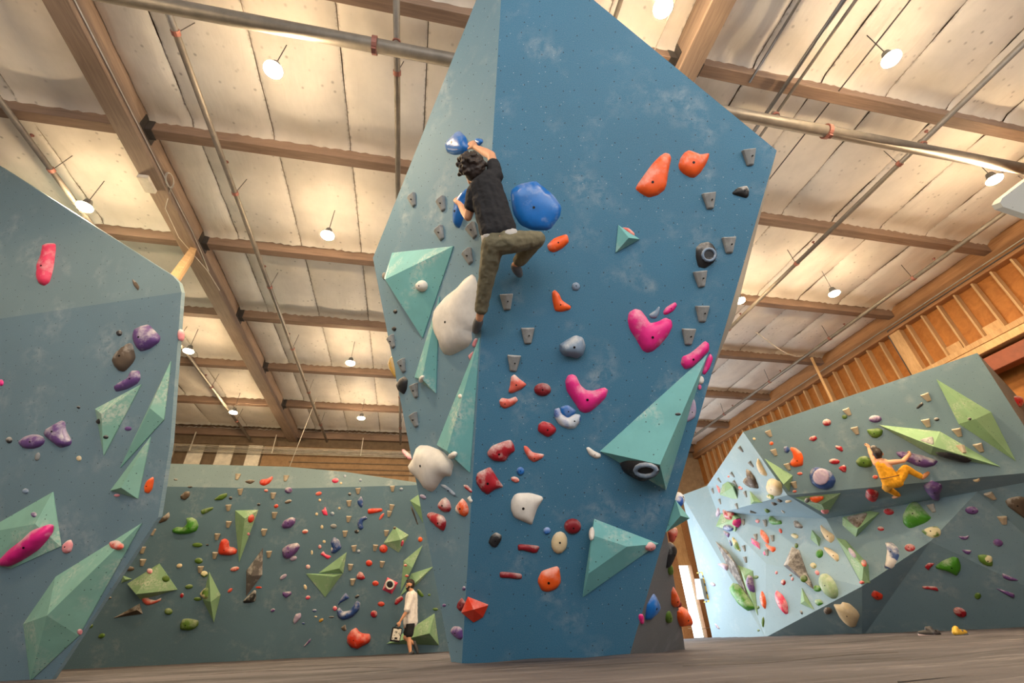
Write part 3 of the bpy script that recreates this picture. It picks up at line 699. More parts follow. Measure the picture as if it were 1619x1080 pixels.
DATA = """
#pillar
@580,160,4.5
v|teal faceted diamond volume|tea|185,1080 620,1033 400,1685 128,1262|130,1268,.24
v|narrow teal wedge volume|tea|520,1390 345,1965 495,2078|392,1975,.10
v|tall teal wedge volume|tea|805,1685 503,2445 737,2642|570,2490,.13
@840,340,4.153
v|tiny teal pyramid volume|tea|570,68 710,160 552,248|640,150,.10
@840,560,4.497
v|large teal shark-fin volume|tea|1250,0 488,690 955,965 1150,330|915,785,.32
@840,760,3.6
v|flat-topped teal triangle volume|tea|358,217 722,357 292,660|345,310,.11 545,375,.11 325,530,.11
v|pale teal volume poking out behind pillar|tea|820,110 900,212 765,292|850,200,.12
@580,160,4.5
p|glossy blue teardrop hold|blu|655,205 710,260 722,330 700,375 620,385 570,365 553,310 600,255|.6
p|small blue grip under raised hand|blu|775,262 820,268 828,290 800,320 770,300
p|long blue fin hold|blu|690,640 745,605 745,640 708,710 690,830 660,908 622,890 620,790 640,700|.9
p|broad blue plate hold|blu|1020,640 1080,590 1200,565 1270,620 1330,670 1385,750 1375,820 1300,920 1180,920 1090,880 1040,800|.3
j|grey jug hold|gry|333,710
j|grey jug hold|gry|540,738
j|grey jug hold|gry|528,945
j|grey jug hold|gry|758,928
j|grey jug hold|gry|730,1110
p|tilted orange brick hold|ora|1280,1025 1330,975 1425,942 1440,1000 1390,1050 1330,1078 1295,1065
@580,360,4.5
e|white ball hold|wht|393,415,42,42|1.2
p|lower pink chip|lpk|745,840 770,785 790,790 770,855
p|pale pink teardrop chip|lpk|720,910 760,875 755,920 738,950
p|huge white smooth plate|wht|745,332 770,340 795,430 785,560 780,690 745,740 750,800 720,850 600,912 545,900 520,830 490,760 478,640 500,560 560,490 640,430 690,370|.55
e|black round knob|blk|203,597,14,16
e|black round knob|blk|195,720,16,17
j|grey jug hold|gry|185,815
j|grey jug hold|gry|260,985
e|dark brown nub|brn|124,345,12,28
@580,560,4.5
j|grey jug hold|gry|348,262
j|grey jug hold|gry|347,470
p|gold shell hold|gld|178,5 152,70 165,110 208,178 200,100
p|black-and-grey almond hold|blk|270,155 293,185 285,250 265,288 230,265 213,220 235,175
e|tiny white screw-on|wht|665,300,14,17
e|white square screw-on|wht|605,725,28,20
e|tiny white screw-on|wht|388,180,18,24
p|thin pink horn|lpk|243,672 300,720 320,745 300,755 265,715
p|big white bulbous hold|wht|375,648 440,650 540,690 620,775 600,870 550,870 490,960 465,980 430,970 400,920 340,870 305,800 320,750 345,735 350,680|.7
p|slate blue branch hold|sla|510,925 560,930 620,980 655,1025 630,1020 580,975
p|slim crimson chip|red|685,930 715,930 750,970 745,990 700,955
p|white shard chip|wht|712,1025 735,1005 750,1045 740,1062
e|pale lilac chip|lil|400,1015,25,14,30
p|big crimson boomerang hold|red|855,700 890,650 1020,605 1045,640 1055,690 1015,715 985,765 900,760 860,725
p|pink chalked horn|cor|1115,650 1140,655 1180,700 1265,712 1250,740 1190,772 1150,745 1120,690
p|coral three-cornered hold|cor|1050,142 1085,175 1140,215 1100,250 1030,280 1005,270 1020,215 1025,160
p|coral bean hold|cor|940,330 960,310 1010,320 1060,300 1078,330 1040,365 980,390 950,370
e|maroon dome hold|drd|1250,252,62,48
p|crimson pebble hold|red|1250,475 1310,490 1350,530 1340,560 1290,595 1215,550 1220,500
e|tiny blue ball|blu|1093,832,28,30
e|small salmon chip|cor|1055,892,32,20,20
@620,720,5.4
p|crimson acorn hold|red|455,355 490,390 508,450 490,485 440,485 400,450 395,410 420,375
p|white and orange leaf hold|wor|600,362 640,410 655,460 650,500 620,528 565,495 540,460 560,410
p|crimson tooth-shaped hold|red|300,495 340,482 440,515 462,560 460,600 440,650 400,625 345,575 310,530
p|crimson star-cornered hold|red|835,97 860,130 900,200 955,270 880,290 815,338 760,300 720,240 715,200 725,150|.7
p|white sail-shaped hold|wht|1075,322 1180,320 1280,350 1290,375 1240,450 1210,540 1195,595 1130,570 1040,530 1012,460 1015,390 1040,340|.6
e|blue marble with white streak|blu|1322,645,32,32
p|charcoal stone hold|blk|885,655 935,680 935,720 890,790 850,780 818,745 840,690
p|dark red bar hold|drd|1072,755 1265,772 1240,830 1210,838 1110,810 1075,815
p|dark red bar hold|drd|917,990 1110,1010 1108,1060 990,1050 918,1045
e|cream egg hold|crm|1427,745,70,97,8
@660,860,5.397
p|orange rounded block hold|ora|1060,230 1190,187 1212,210 1228,330 1180,390 1110,412 1060,400 1025,330 1030,290|.6
v|orange-red faceted hold|orr|430,450 605,518 560,620 480,665 375,580 400,540|480,560,.11
p|dull red side lobe|drd|378,455 410,500 405,540 370,580 335,540 345,500
p|purple thimble hold|pur|285,730 310,702 360,705 385,730 388,800 370,822 330,800 290,760
e|tiny purple nub|pur|397,380,14,20
e|tiny purple nub|pur|228,525,16,14
@840,340,4.153
p|coral cap on teal pyramid|cor|590,80 640,85 680,120 676,148 630,130
p|orange hooked horn|ora|155,490 185,520 200,560 262,600 255,622 200,637 155,632 138,560 135,505
e|grey star nub|sla|293,470,28,28
p|slate blue barrel hold|sla|185,850 230,820 290,788 340,805 358,860 340,920 300,943 250,930 210,925 185,890|1.5
p|hot pink heart hold|pnk|640,640 680,615 720,625 755,670 780,710 830,700 880,673 920,690 928,730 900,790 850,850 800,895 760,905 730,890 690,820 645,750 632,690|.6
p|grey claw chip|sla|770,655 815,625 835,600 845,605 840,650 820,680 785,678
p|small pink bean hold|pnk|865,635 885,605 945,570 958,590 935,630 890,655 870,655
p|charcoal crater hold|blk|1080,215 1110,185 1160,175 1190,190 1215,230 1220,270 1200,310 1165,335 1140,352 1095,340 1080,280|.6
+crater_rim|sla|r|1165,262,42,40
j|grey jug hold|gry|1295,200
j|grey jug hold|gry|1110,422
j|grey jug hold|gry|1120,650
j|grey jug hold|gry|1030,800
p|hot pink slipper hold|pnk|1140,825 1168,845 1168,890 1120,940 1060,1000 1010,1015 980,975 990,930 1040,910 1090,870
p|narrow pink strip hold|pnk|1175,905 1195,940 1170,1010 1140,1050 1120,1040 1150,950
@980,210,5.4
j|grey jug hold|gry|1102,215
j|grey jug hold|gry|762,585
p|tall orange wedge hold|ora|385,170 425,180 440,215 415,330 400,440 380,490 320,535 245,555 180,520 132,480 150,440 220,340 280,260 340,200|.6
p|orange shield hold|ora|590,147 640,165 690,185 760,173 765,190 740,260 690,340 640,383 600,383 540,350 505,310 500,270 520,210 550,170|.6
p|black hold with white chalked top|bwh|955,515 1000,470 1085,450 1105,490 1100,540 1080,560 1030,545 970,530
@580,360,4.5
j|grey jug hold|gry|995,530
j|grey jug hold|gry|1145,770
j|grey jug hold|gry|1045,965
@840,560,4.497
p|hot pink elbow hold|pnk|260,150 290,142 320,155 350,220 390,255 440,260 520,235 548,255 530,310 470,370 420,410 380,420 345,405 290,320 250,260 240,190|.7
p|white-and-blue horseshoe hold|wbl|165,390 200,380 215,425 260,455 310,425 350,430 350,480 310,530 260,532 200,505 160,440|.8
p|blue hollow pad|blu|205,375 260,360 320,400 310,425 260,455 215,425|.4
p|white pill chip|wht|388,665 410,660 450,690 495,710 495,735 460,745 410,715
p|black hold with grey ring|blk|620,775 680,755 800,760 915,795 910,840 880,875 800,900 740,870 660,830|.6
+grip_ring|sla|r|815,825,75,40
e|small dark slot plate|blk|1043,427,22,11
p|mauve rock on shark-fin volume|lil|1140,300 1165,330 1175,390 1165,450 1120,480 1090,480 1105,400 1115,330
e|pale grey pebble|wht|1205,185,24,30
e|small pink drip chip|pnk|1197,235,14,20
@840,760,3.6
e|wine-red dome hold|drd|235,260,50,45
e|pink chalked pebble|lpk|678,378,32,20,-15
e|chalk-white pebble|wht|347,300,14,38
p|dark blue cone hold|blu|695,628 733,710 700,755 645,803 650,705|.9
e|pink oval chip|pnk|628,787,13,30
e|dark green nub|ogr|790,505,16,34
e|dark green nub|ogr|780,775,20,38
p|black blade hold|blk|800,350 828,385 790,480 765,505 775,400
p|orange flame hold|ora|800,585 835,650 838,700 815,725 795,700 790,640|.9
e|dark red pebble|drd|835,700,18,24
p|big orange lobe hold|ora|850,715 890,735 912,790 905,825 870,825 850,835 825,780 822,740|.9
p|salmon horn behind pillar|cor|830,265 825,310 800,360 790,300
p|white and navy shell hold|wbl|832,60 860,85 872,120 855,150 825,110
#overhang
@0,340,3.375
v|long mint blade volume|min|915,780 878,1092 645,1348|800,1030,.13
@0,600,4.5
v|mint wedge volume with bolt-on chips|min|1010,35 682,210 743,540|722,245,.16
v|short mint blade volume|min|1075,408 790,790 985,848|862,770,.16
@0,800,3.856
v|mint volume cut by frame edge|min|326,-85 375,245 75,380 -80,350 -120,170|215,110,.12
v|giant mint blade volume|min|868,105 345,430 148,718 190,1065 485,790 585,600|287,668,.30
@0,340,3.375
p|hot pink bar hold|npk|235,150 298,150 298,190 285,290 265,360 235,380 200,360 200,270 222,230|.7
p|thin grey wooden chip|brn|703,338 730,360 745,385 738,405 712,375
e|black hex knob|blk|637,630,16,16
p|purple rounded block hold|pur|730,600 790,582 820,610 858,650 850,680 800,715 750,730 720,695 713,640|.8
p|brown chalked stone hold|brn|690,680 708,690 725,760 710,790 665,838 630,830 600,785 620,735|.8
p|purple horn hold|pur|700,830 745,830 752,870 735,900 680,930 620,945 605,920 640,890 690,865|.9
e|tiny black knob|blk|420,1027,9,8
e|pink chip cut by frame edge|pnk|6,895,14,18
e|pink dome on wall edge|lpk|962,640,14,32
@0,600,4.5
e|dark knob on mint wedge|blk|705,298,18,20
e|dark slot chip|blk|753,410,20,14
e|mauve pill chip|pur|912,350,26,16
p|orange leaf hold|ora|1090,690 1097,715 1085,780 1060,812 1030,805 1028,760 1050,715
p|ridged purple shell hold|pur|435,290 465,300 470,360 515,440 500,470 430,490 380,450 320,400 335,350|.9
+ridge|lil|p|440,310 462,312 470,365 505,440 470,445 440,380
e|grey-purple oval hold|pur|230,443,92,52,-8|.8
e|black faceted knob|blk|67,432,22,24
e|grey pill chip|gry|268,550,17,32,15
e|cream ribbed knob|crm|563,562,18,20
e|grey ball knob|sla|183,795,22,20
e|tiny black stud|blk|558,197,11,9
e|plum nub|pur|242,962,20,20
e|small pink chip|lpk|832,825,22,11
@0,800,3.856
p|large magenta fish-shaped hold|pnk|290,115 315,125 305,190 240,265 150,325 60,370 0,368 -20,345 50,270 130,210 190,150|.9
p|pinkish white knob|lpk|410,210 435,205 447,235 435,280 400,293 380,270 385,235
e|coral ball on giant blade|cor|705,237,38,28
e|white-red pebble|lpk|487,768,18,18
#back
@120,720,5.397
v|tall green spearhead volume|vgr|1360,470 1557,465 1393,915 1362,575|1442,540,.22
v|grey rock spike volume|rok|1597,790 1455,985 1452,1205 1590,1020|1500,1030,.25
v|low green pyramid volume|vgr|713,922 868,1145 555,1232 440,1095|512,1185,.28
v|slim green diamond volume|vgr|1138,995 1235,1190 1178,1423 1082,1230|1150,1250,.2
v|mini green wedge|vgr|400,1025 480,1055 390,1090|420,1060,.06
v|brown thorn volume|brn|320,1388 545,1265 570,1350|520,1320,.12
@400,720,5.397
v|green square pyramid volume|vgr|1210,605 1328,680 1243,828 1115,748|1258,720,.2
v|cut-off green wedge volume|vgr|1412,335 1450,575 1340,385|1430,440,.15
v|upper green dart volume|vgr|800,825 770,1005 560,1003|735,965,.12
v|lower green dart volume|vgr|453,1010 765,1010 617,1210|690,1035,.12
v|green blade volume by man's head|vgr|1447,768 1285,900 1258,1165|1360,960,.15
v|yellow-green leaf volume|vgr|1537,950 1350,1010 1255,1200 1400,1100|1395,1080,.12
@400,880,5.06
v|large green wedge behind standing man|vgr|1453,455 1487,708 1070,697|1412,615,.4
@120,720,5.397
p|brown cupped hold|brn|890,345 935,305 975,310 970,350 930,385 895,370
e|dark slot chip|blk|852,207,18,9
e|dark slot chip|blk|973,270,20,9
j|beige jug hold|bei|1380,185
j|beige jug hold|bei|1403,312
j|beige jug hold|bei|1302,448
j|beige jug hold|bei|1302,590
j|beige jug hold|bei|1205,695
j|beige jug hold|bei|1187,855
j|beige jug hold|bei|655,655
j|beige jug hold|bei|568,810
j|beige jug hold|bei|570,915
j|beige jug hold|bei|1063,975
j|beige jug hold|bei|1605,655
p|brown lens hold|brn|1435,225 1480,205 1535,215 1490,248
p|olive leaf hold|ogr|1175,378 1230,335 1292,320 1290,350 1250,382 1190,385
p|olive pod hold|ogr|1065,470 1100,455 1175,438 1170,460 1120,490 1085,505 1068,495
p|bright green kidney hold|grn|940,535 990,528 1030,550 1048,600 1030,645 970,670 880,675 825,660 820,635 860,610 920,615 945,580|.9
p|dark brown fin|brn|690,590 735,530 800,478 800,530 770,560
e|olive bean|ogr|1037,765,45,20
e|olive bean|ogr|1048,900,36,26
e|cream bean|crm|883,943,26,20,-20
p|orange-red heart hold|orr|1240,720 1275,708 1305,730 1310,780 1350,785 1378,805 1370,840 1320,855 1230,850 1210,825 1225,760|.9
e|orange drop on green spearhead|orr|1495,540,26,38,25
e|small pink nub|lpk|1473,672,12,14
e|coral chip|cor|1355,970,40,20,-15
e|dark knob|blk|1320,365,16,15
e|dark knob|blk|1560,420,15,13
e|dark knob|blk|1122,765,14,9
p|black-and-brown wedge|bwh|1525,1143 1540,1163 1535,1243 1500,1258 1430,1261 1425,1243 1470,1198
e|brown disc hold|brn|455,968,45,22
e|green knob on low pyramid|ogr|768,1053,34,28
e|pink smear chip|lpk|630,988,25,25
p|pink crescent hold|cor|575,1178 600,1188 625,1228 680,1238 735,1213 735,1233 680,1263 610,1283 565,1248 560,1203|.9
e|olive chip|ogr|965,1121,35,20,-10
e|olive chip|ogr|1040,1226,35,17
e|olive chip|ogr|790,1333,36,30
e|olive chip|ogr|118,1456,30,22,-15
e|olive chip|ogr|220,1540,32,20,-20
e|tiny red chip|red|905,1196,16,22,20
p|green block hold|ogr|910,1398 960,1391 1050,1408 1045,1453 1010,1483 960,1498 890,1488 888,1443|.9
p|green half-oval with cream face|ogc|1060,1173 1100,1133 1130,1128 1130,1213 1100,1228 1070,1203
e|green-and-cream bean|ogc|1095,1013,32,28
e|coral sliver|cor|1315,1153,26,14,-40
e|orange sliver|orr|1560,1128,28,9
e|brown cup hold|brn|272,1215,34,14
@400,720,5.397
p|orange banana hold|orr|55,225 70,205 120,200 165,175 172,195 140,240 95,262 60,250|.9
e|mauve dome|pur|303,298,33,27
e|brown pod|brn|300,395,32,15,-20
e|orange cube chip|orr|198,433,20,16,-30
e|coral nub|cor|112,300,18,12
j|beige jug hold|bei|280,198
j|beige jug hold|bei|172,345
j|beige jug hold|bei|183,512
j|beige jug hold|bei|93,660
j|beige jug hold|bei|137,845
j|beige jug hold|bei|897,305
j|beige jug hold|bei|820,410
j|beige jug hold|bei|815,545
j|beige jug hold|bei|785,670
j|beige jug hold|bei|862,795
j|beige jug hold|bei|1190,285
j|beige jug hold|bei|1183,445
j|beige jug hold|bei|1162,500
j|beige jug hold|bei|1137,665
j|beige jug hold|bei|1042,790
j|beige jug hold|bei|830,955
j|beige jug hold|bei|1100,930
j|beige jug hold|bei|850,1080
e|rose pebble|npk|703,215,30,22,-10
e|tiny cream nub|crm|750,237,12,11
e|coral wing chip|cor|560,327,28,17,-15
e|tiny cream nub|crm|570,383,12,13
p|pink tripod hold|npk|615,432 628,470 640,515 600,510 583,470 605,460
e|tiny cream nub|crm|543,502,12,14
e|grey pebble|sla|677,500,18,18
e|tiny cream nub|crm|737,452,11,11
e|tiny grey nub|sla|783,178,13,13
e|tiny grey nub|sla|917,213,13,13
e|tiny grey nub|sla|1265,290,16,14
e|dark knob|blk|825,332,14,14
p|mauve slab hold|pur|240,600 265,555 330,525 365,540 360,580 320,620 260,628|.8
e|salmon chip|cor|445,650,27,18,-15
e|tiny cream nub|crm|588,612,13,18
e|grey cup hold|gry|688,605,28,20
p|blue half-moon hold|nav|920,345 938,370 938,430 925,450 895,420 890,390
p|blue sickle hold|nav|980,540 940,560 935,590 945,620 920,640 895,620 890,570 920,530 960,515
p|bright red bar hold|orr|977,455 1103,450 1105,480 980,505
e|coral stick chip|cor|1097,522,12,36,35
e|pink oval on green pyramid|npk|1273,750,11,28,15
e|brown knob on pyramid tip|brn|1208,620,12,12
e|coral disc hold|orr|1113,797,36,37
p|brown stick hold|brn|1340,432 1360,440 1413,595 1400,590
p|large plum mushroom hold|pur|245,800 300,760 380,745 405,775 380,820 340,860 290,890 255,870|.9
e|pale mauve pebble|lil|345,880,32,20,-20
p|blue plate hold|nav|690,695 735,720 760,790 700,840 660,830 675,790 660,740
e|white ball on blue plate|wht|688,800,24,22
p|pink starfish hold|npk|600,815 620,845 672,860 640,890 600,860 572,845
e|red clover hold|orr|990,920,28,28
p|red helmet hold|red|880,1030 905,992 935,1000 960,1050 930,1065 885,1055|1
e|tiny cream nub|crm|607,737,14,14
e|pale pink nub|lpk|570,780,14,18
e|cream sliver|crm|502,830,10,20
e|dark white-edged nub|bwh|885,650,20,17
e|grey nub|sla|900,820,18,16
e|orange pebble|ora|1427,718,20,22
e|coral button|cor|1300,938,14,11
e|coral button|cor|1312,1028,15,12
@400,880,5.06
v|pink square hold|npk|1075,165 1160,210 1110,298 1035,265|1080,210,.10 1120,235,.10 1098,265,.10 1060,245,.10
+hole_ring|wht|r|1095,225,32,34
e|coral pebble|orr|980,215,26,22
e|red cone chip|orr|1025,380,28,20
e|red ball|red|968,460,28,30
p|red brick hold|red|1190,310 1205,340 1150,390 1130,380 1140,340|.8
p|big blue bowl hold|nav|670,430 690,405 720,440 780,430 830,350 860,370 850,430 790,490 720,510 680,490|.9
p|blue thumb hold|nav|680,380 700,340 740,285 775,330 740,350 700,370 680,395|.8
p|giant orange pumpkin hold|orr|825,567 850,600 880,615 935,618 943,650 930,690 880,715 835,742 780,725 752,690 752,640 785,590|.9
p|dark cone|brn|740,540 750,590 725,600 700,570
p|mauve tooth hold|pur|235,285 305,278 310,300 265,335 235,310
e|pale mauve shard|lil|242,163,34,16,-35
p|mauve-and-cream feather hold|lil|340,460 385,450 385,490 330,545 318,515
e|plum chip|pur|158,430,20,13,-25
p|plum splinter hold|pur|465,648 460,680 405,728 400,720
e|yellow crescent chip|gld|545,510,22,12,-35
e|cream sliver|crm|502,482,12,6
e|pink ball|npk|655,415,18,20
e|pink nub|npk|440,328,20,16,-20
e|rose nub|lpk|440,82,18,18
e|cream wing chip|crm|418,245,13,22,-20
e|tiny blue hook|nav|492,432,18,12
e|tiny blue hook|nav|403,535,12,8
e|black leaf chip|blk|628,485,22,8
e|black twig chip|blk|833,320,20,12,-30
p|olive leaf chip|ogr|1310,260 1335,265 1370,315 1350,328 1320,300
e|tiny green dot|ogr|1410,307,11,10
e|flat olive chip|ogr|1460,422,22,12
j|beige jug hold|bei|797,205
#faceted
@1060,640,5.4
v|cream and green pyramid volume|vgr|460,625 545,690 580,815 425,770|532,702,.22
v|small green wedge volume|vgr|680,740 780,835 690,848|712,825,.15
v|cream volume with red ball|vgr|460,870 600,960 555,1085 390,1040|560,970,.2
v|green kite volume|vgr|805,460 1045,605 1015,742|965,680,.3
v|green volume under the overhang|vgr|1065,790 1450,755 1335,935|1290,850,.12
@1300,560,5.075
v|large green diamond volume|vgr|915,200 1355,465 1555,860 1095,560|1230,520,.28
v|long pale spear volume|vgr|455,567 945,620 1430,903 870,805|890,740,.38
@1060,820,4.91
v|grey shark-tooth volume|rok|352,178 440,250 555,420 605,610 470,420|500,350,.22
v|green blade volume beside spike|vgr|525,362 640,405 680,750 590,560|570,445,.15
v|dark grey tetrahedron volume|rok|945,220 1000,245 1105,545 880,365|910,360,.25
v|small green gem volume|vgr|1100,90 1168,155 1155,215 1090,160|1130,145,.12
v|thin green triangle volume|vgr|1022,540 1115,705 1013,660|1040,640,.06
@1300,740,5.075
v|green volume with brown face|vgr|165,395 385,345 460,360 270,560 165,460|285,490,.2
v|long green prow volume|vgr|115,562 190,580 370,775 380,920 320,930|330,800,.22
@1060,640,5.4
j|grey jug hold|gry|605,380
j|grey jug hold|gry|693,508
j|grey jug hold|gry|533,597
j|grey jug hold|gry|555,668
j|grey jug hold|gry|645,765
j|grey jug hold|gry|420,645
j|grey jug hold|gry|365,738
j|grey jug hold|gry|570,868
j|grey jug hold|gry|425,828
p|cream bean hold|crm|745,452 765,480 800,545 828,595 820,612 780,590 750,540 738,490
e|large cream oval hold|crm|890,705,58,85,-35
p|brown hatchet-shaped rock|brn|645,542 690,560 735,620 765,720 690,710 640,670 620,640 660,610|.8
e|salmon oval chip|cor|600,710,22,13,30
e|tiny salmon dot|cor|497,612,10,10
p|pale pink spike|lpk|387,665 430,715 420,765
e|green striped pod|ogc|855,785,32,22,20
e|grey wedge chip|rok|885,842,28,13,20
e|grey wedge chip|rok|930,815,28,13,25
e|white-green tip|crm|1010,822,32,14,-15
e|green leaf chip|ogr|825,900,28,18,35
e|white splinter|wht|960,910,22,8,40
j|grey jug hold|gry|705,915
p|green boat hold|grn|845,950 870,950 910,985 945,985 955,1020 870,1025 840,1000|.8
p|charcoal rock|rok|1050,990 1080,990 1135,1040 1120,1058 1060,1050
e|rose ball|lpk|745,993,18,18
j|grey jug hold|gry|810,1010
j|grey jug hold|gry|625,1005
p|red ball hold|red|470,880 510,885 540,930 520,985 470,975 458,920|1
p|magenta lobe hold|pnk|605,965 605,1010 580,1055 530,1025 545,985
e|navy ball hold|nav|495,1052,46,28,15
p|lilac fin|lil|410,870 430,910 400,980 390,920
j|beige jug hold|bei|845,248
j|beige jug hold|bei|890,408
j|beige jug hold|bei|1005,530
j|beige jug hold|bei|1058,685
e|tiny cream chip|crm|715,292,14,11,20
e|small orange nub|ora|862,330,18,16
p|blue shell hold|nav|965,360 1000,352 1020,390 1000,415 970,400
p|orange boomerang hold|ora|1025,362 1070,368 1120,410 1135,450 1132,520 1060,535 1020,515 1025,480 1050,450 1040,410 1022,385|.8
e|red pebble|red|1335,152,38,30
p|red scoop hold|red|1180,300 1190,275 1235,262 1255,290 1225,315
p|red sliver hold|red|1405,347 1460,355 1477,385 1465,405 1410,370
e|red lens hold|red|1400,485,47,24,5
p|red beak hold|red|1430,540 1480,510 1503,530 1500,578 1470,575
p|blue dish hold|nav|1185,600 1200,550 1240,530 1310,545 1370,570 1415,640 1390,705 1330,728 1260,715 1200,670|.9
+dish_face|lil|e|1285,615,70,72
e|coral nub|cor|1105,588,24,14
e|coral button|cor|1060,740,18,12
p|orange ring hold|ora|1185,790 1240,780 1310,780 1305,810 1250,840 1200,825
e|pink tail chip|lpk|1322,910,34,16,-15
e|dark wedge chip|rok|1165,820,22,16
@1060,820,4.91
p|lilac star hold|lil|360,350 410,345 440,360 440,410 400,380
p|long lime green hold|grn|480,497 520,510 570,570 640,670 650,700 600,720 550,680 500,610 462,540|.9
p|purple half-disc hold|pur|600,435 640,450 660,580 610,560 580,500
e|white-purple pill|lil|330,510,22,13,30
p|purple sliver|pur|340,812 360,820 388,860 365,855
p|mauve arrowhead|pur|400,85 465,115 450,155
p|green drop hold|ogc|480,135 520,180 550,260 505,240 485,180
e|thin blue chip|nav|468,190,8,26,-20
p|orange diamond hold|ora|700,80 730,100 765,150 765,200 730,180 700,130
p|orange wing hold|ora|730,185 780,215 815,220 820,245 795,265 750,230
v|pink gem hold|pnk|630,150 690,190 697,238 632,190|660,200,.08
e|small pink nub|pnk|735,268,14,18
e|orange chip|orr|855,95,12,20,-20
j|grey jug hold|gry|665,145
j|grey jug hold|gry|740,40
j|grey jug hold|gry|795,155
j|grey jug hold|gry|750,265
j|grey jug hold|gry|575,232
j|grey jug hold|gry|585,320
e|pale green pod|ogc|965,135,30,18,25
e|green nub|ogr|978,210,14,20
p|upper cream horn hold|crm|1160,35 1200,80 1275,130 1270,170 1245,192 1200,160 1170,100|.8
p|lower cream horn hold|crm|1185,213 1240,235 1305,280 1310,320 1295,338 1250,300 1200,250|.8
e|green ball hold|grn|1158,272,28,35,10
e|green-tipped pod|ogc|1110,365,26,22,40
e|green knob on tetrahedron|ogr|1035,465,30,28,30
e|green pad hold|grn|1140,543,35,26,10
p|green mitten hold|grn|1120,630 1165,625 1190,660 1150,680 1125,660
e|green chip|ogr|665,455,20,14
e|tiny green dot|ogr|680,690,12,14
e|tiny green dot|ogr|683,868,10,10
e|big pale green egg hold|pgr|1230,525,58,112,-30
e|pale pink pebble|lpk|1140,420,16,22,-30
e|grey pebble|rok|933,440,12,10
e|small crimson ball|red|877,495,18,23,-15
p|orange seed hold|ora|710,555 735,600 745,660 737,708 710,670 698,610
p|pink petal hold|npk|820,552 870,590 910,660 915,740 890,745 840,680 815,610|.8
p|dark green leaf hold|ogr|725,758 730,800 722,860 708,810 712,770
e|black sliver|blk|1017,728,9,18,-25
e|brown shell hold|brn|1222,715,34,28
e|tiny salmon dot|lpk|823,420,10,14
e|tiny salmon dot|lpk|947,468,10,16
@1300,900,5.075
p|cream clam hold|crm|88,280 150,282 160,262 220,275 280,330 303,370 285,420 270,460 240,468 190,440 140,390 110,330|.6
p|orange-red wedge hold|orr|415,165 490,205 480,235 430,245 388,210
p|red ledge hold|red|800,135 915,138 937,178 880,165 805,155
e|red egg hold|red|1105,345,58,36,25
e|green ball knob|ogr|1248,215,27,27
p|plum blade hold|pur|1380,148 1545,195 1540,240 1450,190
@1300,560,5.075
j|beige jug hold|bei|840,348
j|beige jug hold|bei|205,465
j|beige jug hold|bei|270,615
j|beige jug hold|bei|840,555
j|beige jug hold|bei|1090,630
j|beige jug hold|bei|1262,752
j|beige jug hold|bei|1120,765
p|black wedge hold|blk|750,435 800,380 815,405 770,440
e|black oval chip|blk|918,523,22,15
e|purple dome hold|pur|425,520,52,30
e|lime knob|ogr|180,503,22,18
p|green mushroom hold|ogr|355,605 410,600 450,590 488,610 480,650 440,675 400,670 370,640|.8
p|round green hold|ogr|265,860 300,825 350,815 400,850 400,900 350,912 290,900|.9
e|slate grip at climber's hand|rok|415,752,28,20,15
p|long purple banana hold|pur|590,785 640,780 720,795 800,810 900,845 930,860 900,895 830,912 750,895 680,860 610,820|.9
e|coral nub|cor|425,985,24,15
e|dark knob|blk|1182,520,16,12
p|black slot hold|blk|900,785 1000,785 1150,825 1208,855 1150,862 1000,825 920,800
p|grey triangular plate|gry|890,655 900,735 770,690|.3
p|red hold at frame edge|red|1505,360 1560,330 1600,350 1610,410 1570,437 1530,400
@1300,740,5.075
p|red cube hold|red|350,180 380,165 445,185 455,210 440,255 390,262 345,235|1
p|purple mushroom hold|pur|805,140 880,105 960,130 965,165 940,200 945,280 910,298 885,250 840,200|.9
p|big green gourd hold|grn|650,370 690,290 740,262 780,290 830,350 880,400 830,440 700,490 645,440|.9
p|green-and-cream lip hold|ogc|790,505 850,475 920,465 952,500 940,540 890,565 840,545|.8
p|brown triangular face plate|brn|180,392 380,348 285,495|.2
e|red button hold|red|533,350,44,27,10
e|red button hold|red|470,487,28,18,10
e|red button hold|red|703,640,44,32,5
p|red claw hold|red|820,790 850,760 905,765 870,800 850,825
p|navy crescent hold|wnv|500,595 560,595 610,640 620,700 590,770 545,810 495,805 510,740 520,660|.9
e|lilac oval on green prow|lil|240,680,18,50,-35
e|coral oval on green prow|cor|335,765,20,30,-30
e|tiny orange chip|orr|313,917,14,14
e|mauve egg hold|pur|1200,340,55,33,5
p|mauve bird-shaped chip|pur|1085,545 1150,550 1180,538 1165,575 1120,575
e|mauve pebble|pur|1410,600,42,30,15
p|plum smile-shaped chip|pur|1115,655 1205,660 1180,695 1150,690
p|plum dagger hold|pur|1440,840 1590,905 1500,905 1450,880
j|beige jug hold|bei|1355,225
j|beige jug hold|bei|1450,420
j|grey jug hold|gry|885,325
p|cream hook hold|crm|1205,95 1240,90 1260,78 1268,100 1245,112 1215,108
p|big brown basin hold|brn|1465,265 1500,240 1580,225 1640,240 1640,420 1560,360 1490,310|.6
p|green fan hold|grn|900,795 960,745 1050,710 1090,720 1112,780 1110,820 1080,870 1000,825 920,810|.8
p|green block with cream top|ogc|1245,700 1290,692 1365,708 1370,790 1310,785 1260,750|.8
"""
